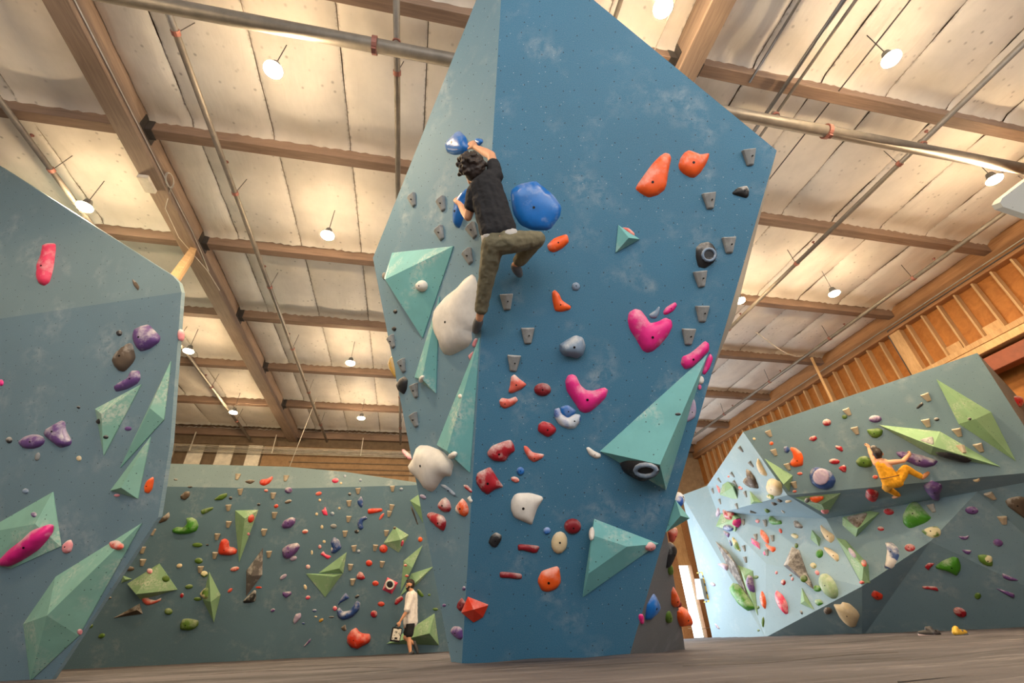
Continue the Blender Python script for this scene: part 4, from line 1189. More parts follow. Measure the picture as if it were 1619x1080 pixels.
# ------------------------------------------------------------------ holds and volumes
HOLDS = []      # (object, desc, wall, px)
WALLN = {'pillar': 'blue pillar', 'overhang': 'slate overhang', 'back': 'dark back wall', 'faceted': 'pale faceted wall'}
SIDE = {'pillar': ('pillar', 'pillar_side')}
def parse(g_lines):
    out, hd, g = [], None, None
    for ln in g_lines.strip().split('\n'):
        if ln[0] == '#': g = ln[1:]; continue
        if ln[0] == '@': hd = [float(v) for v in ln[1:].split(',')]; continue
        out.append((g, hd, ln.split('|')))
    return out
def cpts(s, hd):
    r = []
    for w in s.split():
        q = [float(v) for v in w.split(',')]
        r.append((hd[0] + q[0] / hd[2], hd[1] + q[1] / hd[2]) + tuple(q[2:]))
    return r
def ellipse(q, hd):
    cx, cy, rx, ry = q[:4]; a = R(q[4]) if len(q) > 4 else 0
    n = 12
    return [(hd[0] + (cx + rx * math.cos(t) * math.cos(a) - ry * math.sin(t) * math.sin(a)) / hd[2],
             hd[1] + (cy + rx * math.cos(t) * math.sin(a) + ry * math.sin(t) * math.cos(a)) / hd[2]) for t in [2 * math.pi * k / n for k in range(n)]]
def hit(tree, x, y):
    d = ray(x, y).normalized()
    p, n, i, ds = tree.ray_cast(C0, d)
    if p is None:
        best = None
        for r_ in (4, 8, 14, 22, 34):
            for k in range(12):
                dd = ray(x + r_ * math.cos(k * .5236), y + r_ * math.sin(k * .5236)).normalized()
                p, n, i, ds = tree.ray_cast(C0, dd)
                if p is not None: best = (p, n); break
            if best: break
        if not best: return None
        p, n = best
    if n.dot(d) > 0: n = -n
    return p, n
def ease_normal(n, d):
    """a hold seen along a grazing surface: lean its base towards the viewer"""
    d = d.normalized(); k = 0
    m = n.copy()
    while -m.dot(d) < .38 and k < 20:
        m = (m - d * .08).normalized(); k += 1
    return m
def chaikin(p, it):
    for n_ in range(it):
        c = .15 if n_ == 0 else .22
        q = []
        for i in range(len(p)):
            a, b = p[i], p[(i + 1) % len(p)]
            q += [a * (1 - c) + b * c, a * c + b * (1 - c)]
        p = q
    return p
def seg_d(p, a, b):
    ab = b - a; l = ab.length_squared
    t = 0 if l == 0 else max(0, min(1, (p - a).dot(ab) / l))
    return (p - (a + ab * t)).length
def inside(p, poly):
    c = False; j = len(poly) - 1
    for i in range(len(poly)):
        a, b = poly[i], poly[j]
        if (a.y > p.y) != (b.y > p.y) and p.x < (b.x - a.x) * (p.y - a.y) / (b.y - a.y) + a.x: c = not c
        j = i
    return c
def basis(n):
    v = Vector((0, 0, 1)) - n * n.z
    v = v.normalized() if v.length > .05 else Vector((0, 1, 0)); return v.cross(n), v
def pillow(name, px, p0, n, hf, mat, parent=None, lift=0., skirt=.03, it=2):
    """a moulded hold: outline px laid on the plane (p0, n) and swollen outwards"""
    u, v = basis(n)
    out = []
    for x, y in px:
        q = onpl(x, y, p0, n) - p0; out.append(Vector((q.dot(u), q.dot(v))))
    if len(out) >= 10: it = 1
    if len(out) > 11: it = 1
    out = chaikin(out, it)
    ar = sum(out[i].x * out[(i + 1) % len(out)].y - out[(i + 1) % len(out)].x * out[i].y for i in range(len(out)))
    if ar < 0: out = out[::-1]
    xs = [q.x for q in out]; ys = [q.y for q in out]
    w, h = max(xs) - min(xs), max(ys) - min(ys)
    g = max((w * h) ** .5 / 9, 1e-4)
    inn = []
    ny = int(h / g) + 1; nx = int(w / g) + 1
    for j in range(ny + 1):
        for i in range(nx + 1):
            q = Vector((min(xs) + (i + .5 * (j % 2)) * g, min(ys) + j * g))
            if inside(q, out):
                d = min(seg_d(q, out[k], out[(k + 1) % len(out)]) for k in range(len(out)))
                if d > g * .35: inn.append((q, d))
    rad = max([d for _, d in inn] + [min(w, h) * .3])
    allp = out + [q for q, _ in inn]
    rs = geometry.delaunay_2d_cdt(allp, [(i, (i + 1) % len(out)) for i in range(len(out))], [], 1, 1e-6)
    V2, _, T, orig = rs[0], rs[1], rs[2], rs[3]
    dist = [0] * len(out) + [d for _, d in inn]
    H = rad * hf
    sd = random.random() * 50
    vs = []
    best = (0, None)
    for q, oo in zip(V2, orig):
        d = dist[oo[0]] if oo else 0
        t = min(1, d / rad)
        z = H * (1 - (1 - t) ** 2.2) ** .6
        if t > 0: z *= 1 + .12 * mnoise.noise(Vector((q.x / rad * 1.3, q.y / rad * 1.3, sd)))
        vs.append(u * q.x + v * q.y + n * (z + lift))
        if t > best[0]: best = (t, vs[-1])
    fs = [tuple(f) for f in T]
    rim = {}
    for f in fs:
        for a, b in zip(f, f[1:] + f[:1]):
            if (b, a) in rim: del rim[(b, a)]
            else: rim[(a, b)] = 1
    low = {}
    for a, b in list(rim):
        for k in (a, b):
            if k not in low: low[k] = len(vs); vs.append(vs[k] - n * (skirt + lift))
        fs.append((b, a, low[a], low[b]))
    o = link(name, mesh(name, vs, fs, True), mat, parent)
    if parent is None: o.location = p0
    return o, best[1], rad, H
BOLT = None
def bolt(parent, p, n, r):
    bm = bmesh.new(); u, v = basis(n)
    tube_bm(bm, [p - n * .004, p + n * .003], r, 8)
    link('bolt', bm_mesh('bolt', bm), 'darkbolt', parent)
JV = [(-.5, .5, -.03), (.5, .5, -.03), (.25, -.5, -.03), (-.25, -.5, -.03), (-.47, .47, .30), (.47, .47, .30), (.22, -.47, .12), (-.22, -.47, .12), (-.06, .42, .44), (-.03, -.44, .20)]
JF = [(0, 4, 7, 3), (2, 6, 5, 1), (1, 5, 8, 4, 0), (3, 7, 9, 6, 2), (4, 8, 9, 7), (8, 5, 6, 9), (0, 3, 2, 1)]
JUG = {}
def jug_mesh(mat):
    if mat not in JUG:
        me = mesh('jug_hold', [(x * .145, y * .17, z * .15) for x, y, z in JV], JF)
        bm = bmesh.new(); bm.from_mesh(me)
        bmesh.ops.recalc_face_normals(bm, faces=bm.faces)
        bmesh.ops.bevel(bm, geom=bm.edges[:], offset=.007, segments=1, affect='EDGES')
        bm.to_mesh(me); bm.free(); me.materials.append(MATS[mat]); JUG[mat] = me
        bm = bmesh.new(); tube_bm(bm, [(.012, .0, .035), (.012, .0, .056)], .008, 8)
        JUG[mat + 'b'] = bm_mesh('bolt', bm); JUG[mat + 'b'].materials.append(MATS['darkbolt'])
    return JUG[mat], JUG[mat + 'b']
ITEMS = parse(DATA)
TREES = {}
def tree_for(g):
    if g not in TREES:
        V, T = [], []
        for k in SIDE.get(g, (g,)):
            for v, t in SURF[k]:
                o = len(V); V += v; T += [tuple(i + o for i in f) for f in t]
        TREES[g] = BVHTree.FromPolygons(V, T)
    return TREES[g]
CATS = {'v': ('climbing_volume', 'climbing volume'), 'p': ('climbing_hold', 'climbing hold'), 'e': ('climbing_hold', 'climbing hold'), 'j': ('jug_hold', 'climbing hold')}
# volumes first: holds may sit on them
for g, hd, f in ITEMS:
    if f[0] != 'v': continue
    base = cpts(f[3], hd); top = cpts(f[4], hd)
    cx = sum(p[0] for p in base) / len(base); cy = sum(p[1] for p in base) / len(base)
    hh = hit(tree_for(g), cx, cy)
    if not hh: print('MISS', f[1]); continue
    p0, n = hh; n = ease_normal(n, ray(cx, cy))
    p0 = onpl(cx, cy, p0, n)
    pts = [onpl(x, y, p0, n) - p0 for x, y in base]
    pts = [q - n * .03 for q in pts] + [q + n * .012 for q in pts] + [onpl(x, y, p0 + n * h_, n) - p0 for x, y, h_ in top]
    me = hull_mesh('climbing_volume', pts)
    o = link('climbing_volume', me, f[2], None, p0)
    ch = []
    bmv = bmesh.new(); bmv.from_mesh(me); bmesh.ops.triangulate(bmv, faces=bmv.faces)
    SURF[g].append(([tuple(v.co + p0) for v in bmv.verts], [tuple(v.index for v in q.verts) for q in bmv.faces])); bmv.free()
    HOLDS.append((o, f[1], g, (cx, cy), 'v'))
TREES.clear()
last = None
for g, hd, f in ITEMS:
    if f[0] == 'v':
        last = next((h for h in HOLDS if h[1] == f[1] and h[2] == g), None)
        if last: lastn = (last[0].location.copy(), None)
        continue
    if f[0][0] == '+':
        if not last: continue
        nm, mt, sh, s = f[0][1:], f[1], f[2], f[3]
        par = last[0]
        if sh == 'p': px = cpts(s, hd)
        else: px = ellipse([float(v) for v in s.split(',')], hd)
        cx = sum(p[0] for p in px) / len(px); cy = sum(p[1] for p in px) / len(px)
        dg = bpy.context.evaluated_depsgraph_get
        bm = bmesh.new(); bm.from_mesh(par.data); tr_ = BVHTree.FromBMesh(bm); bm.free()
        d = ray(cx, cy).normalized()
        p, n, i, ds = tr_.ray_cast(C0 - par.location, d)
        if p is None: print('MISSPART', f); continue
        if n.dot(d) > 0: n = -n
        n = ease_normal(n, d)
        pw = p + par.location
        u, v = basis(n)
        if sh == 'r':
            ring = []
            for x, y in px + px[:1]: ring.append(onpl(x, y, pw, n) - par.location + n * .004)
            bm = bmesh.new(); rr = (ring[0] - ring[6]).length * .11
            tube_bm(bm, ring, rr, 8, False)
            link(nm, bm_mesh(nm, bm, True), mt, par)
            rim2 = [onpl(x, y, pw, n) - par.location + n * .003 for x, y in px]
            link('hollow', mesh('hollow', rim2, [tuple(range(len(rim2)))]), 'shoe_dark_' if False else 'blk', par)
        else:
            o2, bp, rd, H2 = pillow(nm, px, pw, n, .12, mt, None, 0.004, .02)
            o2.location = (0, 0, 0); o2.data.transform(Matrix.Translation(pw - par.location)); o2.parent = par
        continue
    tree = tree_for(g)
    if f[0] == 'j':
        q = [float(v) for v in f[3].split(',')]
        x, y = hd[0] + q[0] / hd[2], hd[1] + q[1] / hd[2]
        hh = hit(tree, x, y)
        if not hh: print('MISS', f); continue
        p, n = hh
        m1, mb = jug_mesh(f[2])
        u, v = basis(n)
        o = link('jug_hold', m1, None)
        o.matrix_world = Matrix.Translation(p) @ Matrix((u, v, n)).transposed().to_4x4() @ Matrix.Rotation(random.uniform(-.12, .12), 4, 'Z')
        if g == 'pillar': link('bolt', mb, None, o)
        last = (o, f[1], g, (x, y), 'j'); HOLDS.append(last)
        continue
    px = cpts(f[3], hd) if f[0] == 'p' else ellipse([float(v) for v in f[3].split(',')], hd)
    hf = float(f[4]) * .75 if len(f) > 4 else .6
    cx = sum(p[0] for p in px) / len(px); cy = sum(p[1] for p in px) / len(px)
    hh = hit(tree, cx, cy)
    if not hh: print('MISS', f); continue
    p0, n = hh; n = ease_normal(n, ray(cx, cy)); p0 = onpl(cx, cy, p0, n)
    o, bp, rad, H = pillow('climbing_hold', px, p0, n, hf, f[2])
    d_ = (p0 - C0).dot(fw)
    if rad * F / d_ > 5.5 and bp is not None: bolt(o, bp, n, min(.014, rad * .13))
    last = (o, f[1], g, (cx, cy), 'h'); HOLDS.append(last)

# labels that single each hold out
cnt = {}
for h in HOLDS: cnt[(h[1], h[2])] = cnt.get((h[1], h[2]), 0) + 1
allc = {}
for h in HOLDS: allc[h[1]] = allc.get(h[1], 0) + 1
used = set()
GN = {'v': 'plywood volumes on the ', 'h': 'moulded holds on the ', 'j': 'jug holds on the '}
def rel(h, l):
    dx, dy = h[3][0] - l[3][0], h[3][1] - l[3][1]
    return ('above' if dy < 0 else 'below') if abs(dy) > abs(dx) * .8 else 'beside'
for h in HOLDS:
    o, desc, g = h[0], h[1], h[2]
    tag(o, None, 'climbing volume' if h[4] == 'v' else 'climbing hold', GN[h[4]] + WALLN[g])
    if allc[desc] == 1:
        lb = desc + ' on the ' + WALLN[g]
        if len(lb.split()) < 4: lb = 'single ' + lb
    else:
        lm = sorted((l for l in HOLDS if l[2] == g and allc[l[1]] == 1 and len(l[1].split()) <= 5), key=lambda l: (l[3][0] - h[3][0]) ** 2 + (l[3][1] - h[3][1]) ** 2)
        cand = []
        for l in lm[:3]: cand.append('%s %s the %s' % (desc, rel(h, l), l[1]))
        for i in range(4):
            for j in range(i + 1, 5): cand.append('%s between %s and %s' % (desc, lm[i][1], lm[j][1]))
        lb = next((c for c in cand if c not in used and len(c.split()) <= 16), None) or cand[0]
    used.add(lb)
    o['label'] = lb
# ------------------------------------------------------------------ people
def cap_bm(bm, p0, ra, p1, rb, seg=12):
    p0, p1 = Vector(p0), Vector(p1)
    d = p1 - p0
    if d.length < 1e-5: d = Vector((0, 0, 1e-4))
    a = d.normalized(); u, w = frame(a)
    prof = [(-math.cos(t) * ra, math.sin(t) * ra, 0) for t in (.35, .8, 1.2, 1.5708)] + [(math.sin(t) * rb, math.cos(t) * rb, 1) for t in (0, .37, .77, 1.22)]
    rings = [[bm.verts.new((p1 if e else p0) + a * h + (u * math.cos(2 * math.pi * k / seg) + w * math.sin(2 * math.pi * k / seg)) * r) for k in range(seg)] for h, r, e in prof]
    for x, y in zip(rings, rings[1:]):
        for k in range(seg): bm.faces.new((x[k], x[(k + 1) % seg], y[(k + 1) % seg], y[k]))
    bm.faces.new(rings[0][::-1]); bm.faces.new(rings[-1])
def blob(name, caps, mat, parent, voxel=.01, it=4, wrinkle=0.):
    """one continuous surface grown around tapered limbs"""
    org = parent.location
    bm = bmesh.new()
    for c in caps: cap_bm(bm, Vector(c[0]) - org, c[1], Vector(c[2]) - org, c[3])
    bmesh.ops.recalc_face_normals(bm, faces=bm.faces)
    o = link(name, bm_mesh(name, bm), mat, None)
    m = o.modifiers.new('r', 'REMESH'); m.mode = 'VOXEL'; m.voxel_size = voxel; m.use_smooth_shade = True
    if it: s = o.modifiers.new('s', 'SMOOTH'); s.factor = .5; s.iterations = it
    if wrinkle:
        t = bpy.data.textures.new('wrinkle', 'CLOUDS'); t.noise_scale = .07
        dm = o.modifiers.new('d', 'DISPLACE'); dm.texture = t; dm.strength = wrinkle; dm.mid_level = .5
    bpy.context.view_layer.update()
    me = bpy.data.meshes.new_from_object(o.evaluated_get(bpy.context.evaluated_depsgraph_get()))
    o.modifiers.clear(); o.data = me; me.name = name
    if not me.materials: me.materials.append(MATS[mat])
    o.parent = parent
    return o
def fingers(w, d, pn, thumb, s, curl):
    """palm, four unequal fingers and a thumb leaving the side of the palm"""
    d = d.normalized(); pn = (pn - d * pn.dot(d)).normalized(); lat = d.cross(pn) * thumb
    out = [(w, .026 * s, w + d * .045 * s, .028 * s)]
    kn = w + d * .085 * s
    for i, (o, ln) in enumerate(((.032, .9), (.011, 1.), (-.011, .93), (-.031, .75))):
        b = kn + lat * o * s - d * (.006 * abs(i - 1.2)) * s
        out.append((w + d * .02 * s + lat * o * .6 * s, .018 * s, b, .0115 * s))
        p = b; ang = curl * .5
        for l, r in ((.042, .0105), (.030, .0095), (.022, .0082)):
            q = p + (d * math.cos(ang) + pn * math.sin(ang)) * l * ln * s
            out.append((p, r * s, q, (r - .0008) * s)); p = q; ang += curl
    b = w + d * .03 * s + lat * .028 * s
    q = b + (lat * .75 + d * .6 + pn * .25).normalized() * .04 * s
    e = q + (d * .8 + pn * .5 + lat * .1).normalized() * .03 * s
    out += [(b, .015 * s, q, .012 * s), (q, .0115 * s, e, .009 * s)]
    return out
def mid(a, b, t=.5): return a.lerp(b, t)
def person(name, label, J, s, skin, clothes, hair):
    root = empty(name, J['root'])
    tag(root, label, 'person')
    shM, hpM = mid(J['shL'], J['shR']), mid(J['hpL'], J['hpR'])
    up, fc = J['hup'].normalized(), J['face'].normalized()
    sd = up.cross(fc)
    hd = J['head']
    C = []
    inL, inR = mid(J['shL'], J['shR'], .3), mid(J['shL'], J['shR'], .7)
    C += [(inL, .085 * s, mid(J['hpL'], hpM, .1), .085 * s), (inR, .085 * s, mid(J['hpR'], hpM, .1), .085 * s), (shM, .095 * s, hpM, .1 * s), (J['shL'], .055 * s, J['shR'], .055 * s)]
    C += [(J['neck'], .056 * s, hd - up * .05 * s, .05 * s), (shM, .075 * s, J['neck'], .058 * s)]
    C += [(hd + up * .03 * s - fc * .02 * s, .088 * s, hd + up * .025 * s + fc * .025 * s, .078 * s), (hd - up * .02 * s + fc * .02 * s, .072 * s, hd - up * .085 * s + fc * .055 * s, .04 * s),
          (hd + fc * .095 * s + up * .02 * s, .012 * s, hd + fc * .118 * s - up * .018 * s, .015 * s), (hd + fc * .085 * s + up * .04 * s - sd * .03 * s, .018 * s, hd + fc * .085 * s + up * .04 * s + sd * .03 * s, .018 * s),
          (hd + fc * .09 * s - up * .05 * s - sd * .018 * s, .012 * s, hd + fc * .09 * s - up * .05 * s + sd * .018 * s, .012 * s)]
    for q in (-1, 1): C.append((hd + sd * q * .085 * s + up * .02 * s, .016 * s, hd + sd * q * .088 * s - up * .025 * s, .012 * s))
    for k in 'LR':
        sh, el, wr = J['sh' + k], J['el' + k], J['wr' + k]
        C += [(sh, .056 * s, mid(sh, el, .5), .05 * s), (mid(sh, el, .5), .05 * s, el, .04 * s), (el, .041 * s, mid(el, wr, .35), .043 * s), (mid(el, wr, .35), .043 * s, wr, .027 * s)]
        C += fingers(wr, J['hd' + k], J['pn' + k], J['th' + k], s, J.get('cu' + k, .75))
        hp, kn, an, to = J['hp' + k], J['kn' + k], J['an' + k], J['to' + k]
        C += [(hp, .092 * s, mid(hp, kn, .4), .08 * s), (mid(hp, kn, .4), .08 * s, kn, .055 * s), (kn, .055 * s, mid(kn, an, .3), .057 * s), (mid(kn, an, .3), .057 * s, an, .036 * s)]
        C += [(an, .036 * s, mid(an, to, .5), .034 * s), (mid(an, to, .5), .034 * s, to, .024 * s)]
    blob('body', C, skin, root, .0085 * s, 3)
    for q in (-1, 1):
        e = hd + fc * .094 * s + sd * q * .03 * s + up * .016 * s
        blob('eye', [(e, .009 * s, e + fc * .003, .009 * s)], 'hair', root, .003, 0)
    clothes(root, J, s, shM, hpM)
    H = []
    rnd = random.Random(3)
    if hair == 'curly':
        for _ in range(150):
            v = Vector((rnd.gauss(0, 1), rnd.gauss(0, 1), rnd.gauss(0, 1))).normalized()
            if v.dot(fc) > .55 and v.dot(up) < .5 or v.dot(up) < -.55: continue
            c = hd + up * .03 * s + (v * .098) * s + v * rnd.uniform(0, .03)
            H.append((c, .022 * s, c + v * .012, .02 * s))
        H.append((hd + up * .045 * s - fc * .03 * s, .1 * s, hd - up * .02 * s - fc * .045 * s, .085 * s))
    else:
        H += [(hd + up * .055 * s - fc * .03 * s, .088 * s, hd + up * .065 * s + fc * .03 * s, .07 * s), (hd + up * .04 * s - fc * .045 * s, .082 * s, hd - up * .03 * s - fc * .045 * s, .066 * s)]
        if hair == 'quiff': H += [(hd + up * .115 * s - fc * .02 * s, .045 * s, hd + up * .12 * s + fc * .075 * s, .036 * s), (hd + up * .03 * s - fc * .03 * s, .084 * s, hd + up * .015 * s - fc * .04 * s, .078 * s)]
    blob('hair', H, 'hair', root, .008 * s, 1 if hair == 'curly' else 2, .01)
    if hair == 'quiff':
        B_ = [(hd - up * .095 * s + fc * .06 * s, .045 * s, hd - up * .075 * s + fc * .085 * s, .028 * s)]
        for q in (-1, 1): B_.append((hd - up * .085 * s + fc * .06 * s, .04 * s, hd - up * .03 * s + fc * .01 * s + sd * q * .066 * s, .028 * s))
        blob('beard', B_, 'hair', root, .007, 2)
    return root
plain('skin_tan', (206, 150, 116), .55, 0, .05); plain('skin_fair', (220, 160, 124), .55, 0, .05)
plain('hair', (44, 30, 24), .6, 0, .2, 40.); plain('eye_white', (230, 226, 220), .3, 0, 0)
plain('cloth_black', (24, 24, 30), .85, 0, .1, 14., .2); plain('cloth_olive', (112, 106, 84), .85, 0, .12, 14., .2)
plain('cloth_yellow', (226, 158, 22), .85, 0, .12, 14., .2); plain('cloth_white', (236, 228, 222), .85, 0, .04, 14., .2)
plain('shoe_dark', (62, 60, 62), .6); plain('shoe_grey', (104, 106, 110), .6); plain('shoe_tan', (196, 132, 88), .6); plain('waistband', (190, 188, 186), .8); plain('chalk_cord', (70, 30, 26), .7)
P = atd
def wd(x, y, off=.0, g='pillar'):
    h_ = hit(tree_for(g), x, y)
    return (h_[0] - C0).dot(fw) - off
def shoe(root, an, to, s, mat, r=.042, name='shoe'):
    h_ = an + (an - to).normalized() * .05 * s
    dn = (to - an).normalized()
    return blob(name, [(an, r * s, mid(an, to, .5), r * .95 * s), (mid(an, to, .5), r * .95 * s, to + dn * .01 * s, r * .72 * s), (h_, r * .9 * s, an, r * s)], mat, root, .008, 3)
# --- black-shirted climber on the pillar
s = 1.02
hl, hr = wd(722, 315, .07), wd(742, 222, .07)
J = dict(root=P(790, 385, 4.3), head=P(746, 270, 4.32), neck=P(760, 292, 4.30), shL=P(750, 306, 4.30), shR=P(783, 279, 4.28),
    elR=P(777, 246, 4.42), wrR=P(752, 233, hr - .06), elL=P(740, 343, 4.36), wrL=P(726.5, 322, hl - .05),
    hpL=P(780, 385, 4.22), hpR=P(806, 383, 4.22), knL=P(768, 446, 4.36), anL=P(758, 504, 4.52), toL=P(752, 522, wd(752, 524, .05)),
    knR=P(850, 378, 4.38), anR=P(814, 420, 4.5), toR=P(821, 433, wd(821, 433, .06)),
    hup=UP * .9 + RT * -.1 - fw * .25, face=fw * .9 - RT * .35 + UP * .25)
J['hdR'] = P(741, 221, hr) - J['wrR']; J['hdL'] = P(721, 314, hl) - J['wrL']
J['pnR'] = fw; J['pnL'] = fw; J['thR'] = 1; J['thL'] = -1
def cl1(root, J, s, shM, hpM):
    T = [(mid(J['shL'], J['shR'], .28), .105 * s, mid(J['hpL'], hpM, .2) + (shM - hpM) * .2, .112 * s), (mid(J['shL'], J['shR'], .72), .105 * s, mid(J['hpR'], hpM, .2) + (shM - hpM) * .22, .112 * s),
         (shM, .112 * s, hpM + (shM - hpM) * .2, .12 * s), (J['shL'], .072 * s, J['shR'], .072 * s), (shM, .08 * s, mid(shM, J['neck'], .55), .068 * s)]
    for k in 'LR': T.append((J['sh' + k], .074 * s, mid(J['sh' + k], J['el' + k], .52), .066 * s))
    blob('t_shirt', T, 'cloth_black', root, .009, 4, .022)
    blob('waistband', [(J['hpL'] + (shM - hpM) * .1, .1 * s, J['hpR'] + (shM - hpM) * .1, .1 * s)], 'waistband', root, .009, 2)
    T = [(J['hpL'], .108 * s, J['hpR'], .108 * s), (mid(J['hpL'], hpM, .4) + (shM - hpM) * .1, .104 * s, mid(J['hpR'], hpM, .4) + (shM - hpM) * .1, .104 * s)]
    for k in 'LR':
        hp, kn, an = J['hp' + k], J['kn' + k], J['an' + k]
        T += [(hp, .108 * s, mid(hp, kn, .5), .094 * s), (mid(hp, kn, .5), .094 * s, kn, .076 * s), (kn, .076 * s, mid(kn, an, .72 if k == 'L' else .8), .066 * s)]
    blob('trousers', T, 'cloth_olive', root, .009, 4, .02)
    for k in 'LR': shoe(root, J['an' + k].lerp(J['to' + k], .35), J['to' + k], s, 'shoe_grey', .05)
person('person', 'climber in black T-shirt and olive trousers reaching for a blue hold', J, s, 'skin_tan', cl1, 'curly')
# --- yellow-clad climber on the faceted wall
s = 1.0
g_ = 'faceted'
dW = wd(1410, 745, 0, g_)
dd = lambda x, y, off: P(x, y, wd(x, y, off, g_))
J = dict(root=dd(1412, 762, .35), head=dd(1387.5, 718, .38), neck=dd(1391, 727, .40), shL=dd(1385, 733, .40), shR=dd(1405, 731.5, .40),
    elL=dd(1378, 720, .26), wrL=dd(1373.5, 709, .1), elR=dd(1428, 729, .32), wrR=dd(1437, 719, .2),
    hpL=dd(1405, 763, .42), hpR=dd(1417, 762, .42), knR=dd(1432, 741, .22), anR=dd(1459, 755, .16), toR=dd(1467, 748, .06),
    knL=dd(1402, 772, .12), anL=dd(1421, 783, .16), toL=dd(1413, 786.5, .08),
    hup=UP * .8 - RT * .35 - fw * .3, face=fw * .8 + RT * .5 + UP * .3)
J['hdL'] = dd(1372.5, 703, .05) - J['wrL']; J['hdR'] = dd(1441, 715.5, .1) - J['wrR']
J['pnR'] = fw; J['pnL'] = fw; J['thR'] = -1; J['thL'] = 1
def cl2(root, J, s, shM, hpM):
    T = [(mid(J['shL'], J['shR'], .32) + (hpM - shM) * .06, .1 * s, J['hpL'], .115 * s), (mid(J['shL'], J['shR'], .62) + (hpM - shM) * .3, .1 * s, J['hpR'], .115 * s), (shM + (hpM - shM) * .12, .108 * s, hpM, .122 * s),
         (mid(J['shL'], J['shR'], .3), .078 * s, mid(J['shL'], J['shR'], .4), .078 * s)]
    blob('tank_top', T, 'cloth_yellow', root, .01, 4, .02)
    T = [(J['hpL'], .112 * s, J['hpR'], .112 * s)]
    for k in 'LR':
        hp, kn, an = J['hp' + k], J['kn' + k], J['an' + k]
        T += [(hp, .11 * s, kn, .078 * s), (kn, .078 * s, mid(kn, an, .85), .055 * s)]
    blob('trousers', T, 'cloth_yellow', root, .01, 4, .02)
    for k in 'LR': shoe(root, J['an' + k].lerp(J['to' + k], .2), J['to' + k], s, 'shoe_tan', .04)
    # chalk-bag cord slung round the waist
    wc = mid(shM, hpM, .72); ax = (shM - hpM).normalized(); u, w = frame(ax)
    ring = [wc + (u * math.cos(t) + w * math.sin(t)) * .165 * s - root.location for t in [2 * math.pi * k / 20 for k in range(21)]]
    bm = bmesh.new(); tube_bm(bm, ring, .007, 6, False); link('chalk_cord', bm_mesh('chalk_cord', bm), 'chalk_cord', root)
person('person', 'climber in a yellow tank top and trousers hanging from a purple hold', J, s, 'skin_fair', cl2, 'short')
# --- man walking on the mats
s = .955
YM = 13.9
Q = lambda x, y, dy=0.: aty(x, y, YM + dy)
J = dict(root=Vector((Q(650, 1036).x, YM, Q(650, 1036).z - .02)), head=Q(648.5, 925.5), neck=Q(651.5, 935.5), shL=Q(650, 942, -.19), shR=Q(652, 942, .19),
    elL=Q(642.5, 967, -.24), wrL=Q(632.5, 983, -.22), elR=Q(650, 968, .25), wrR=Q(643, 985, .22),
    hpL=Q(649, 987, -.09), hpR=Q(649.5, 987, .09), knL=Q(646.5, 1011, -.1), anL=Q(649, 1033.5, -.1), toL=Q(640, 1038.5, -.1),
    knR=Q(640.5, 1008, .1), anR=Q(656, 1019, .1), toR=Q(660, 1031, .1),
    hup=Vector((0, 0, 1)), face=Vector((-1, .12, -.02)))
J['hdL'] = Vector((-.3, 0, -.9)); J['hdR'] = Vector((-.3, 0, -.9)); J['pnL'] = Vector((0, 1, 0)); J['pnR'] = Vector((0, -1, 0)); J['thL'] = -1; J['thR'] = 1; J['cuL'] = 1.0
def cl3(root, J, s, shM, hpM):
    up = Vector((0, 0, 1)); ax = shM - hpM
    fx = Vector((.06, 0, 0))
    T = [(shM - fx, .11 * s, hpM - fx * 1.1 + ax * .06, .13 * s), (shM + fx * .8, .11 * s, hpM + fx * .9 + ax * .06, .13 * s), (mid(J['shL'], J['shR'], .25), .12 * s, mid(J['hpL'], hpM, 0) + ax * .1, .13 * s), (mid(J['shL'], J['shR'], .75), .12 * s, J['hpR'] + ax * .1, .13 * s), (shM, .12 * s, hpM + ax * .06, .14 * s), (J['shL'], .078 * s, J['shR'], .078 * s), (shM, .085 * s, J['neck'], .06 * s)]
    for k in 'LR': T.append((J['sh' + k], .085 * s, mid(J['sh' + k], J['el' + k], .85), .088 * s))
    blob('t_shirt', T, 'cloth_white', root, .012, 4, .02)
    T = [(J['hpL'], .115 * s, J['hpR'], .115 * s)]
    for k in 'LR': T.append((J['hp' + k], .118 * s, mid(J['hp' + k], J['kn' + k], .62), .104 * s))
    blob('shorts', T, 'cloth_black', root, .012, 3, .01)
    for k in 'LR': shoe(root, J['an' + k], J['to' + k], s, 'shoe_dark', .05)
man = person('person', 'man in white T-shirt and black shorts walking across the mats', J, s, 'skin_fair', cl3, 'quiff')

# --- the box in his hand
p = J['wrL'] + J['hdL'].normalized() * .09
bx_ = empty('carry_box', (p.x - .05, p.y, p.z - .335))
tag(bx_, 'black and white speckled carry case held by the walking man', 'carry case')
bx_.rotation_euler = (0, R(7), R(8)); bx_.scale = (.85, .9, .9)
def lbox(name, lo, hi, mat, par, bev=0.):
    bm = bmesh.new(); box_bm(bm, lo, hi)
    if bev: bmesh.ops.bevel(bm, geom=bm.edges[:], offset=bev, segments=2, affect='EDGES')
    return link(name, bm_mesh(name, bm), mat, par)
m, t, b = base_mat('speckle', .6)
v = objvec(t); col = mixc(t, ramp(t, noise(t, v, 22., 2.), .57, .61), lin((206, 200, 188)), lin((52, 50, 48)))
t.links.new(col, b.inputs['Base Color']); MATS['speckle'] = m
lbox('case_body', (-.15, -.07, 0), (.13, .07, .33), 'cloth_black', bx_, .015)
lbox('front_plate', (-.125, -.078, .04), (.105, -.068, .30), 'speckle', bx_, .004)
lbox('latch', (-.05, -.088, .06), (.03, -.076, .10), 'darkbolt', bx_, .003)
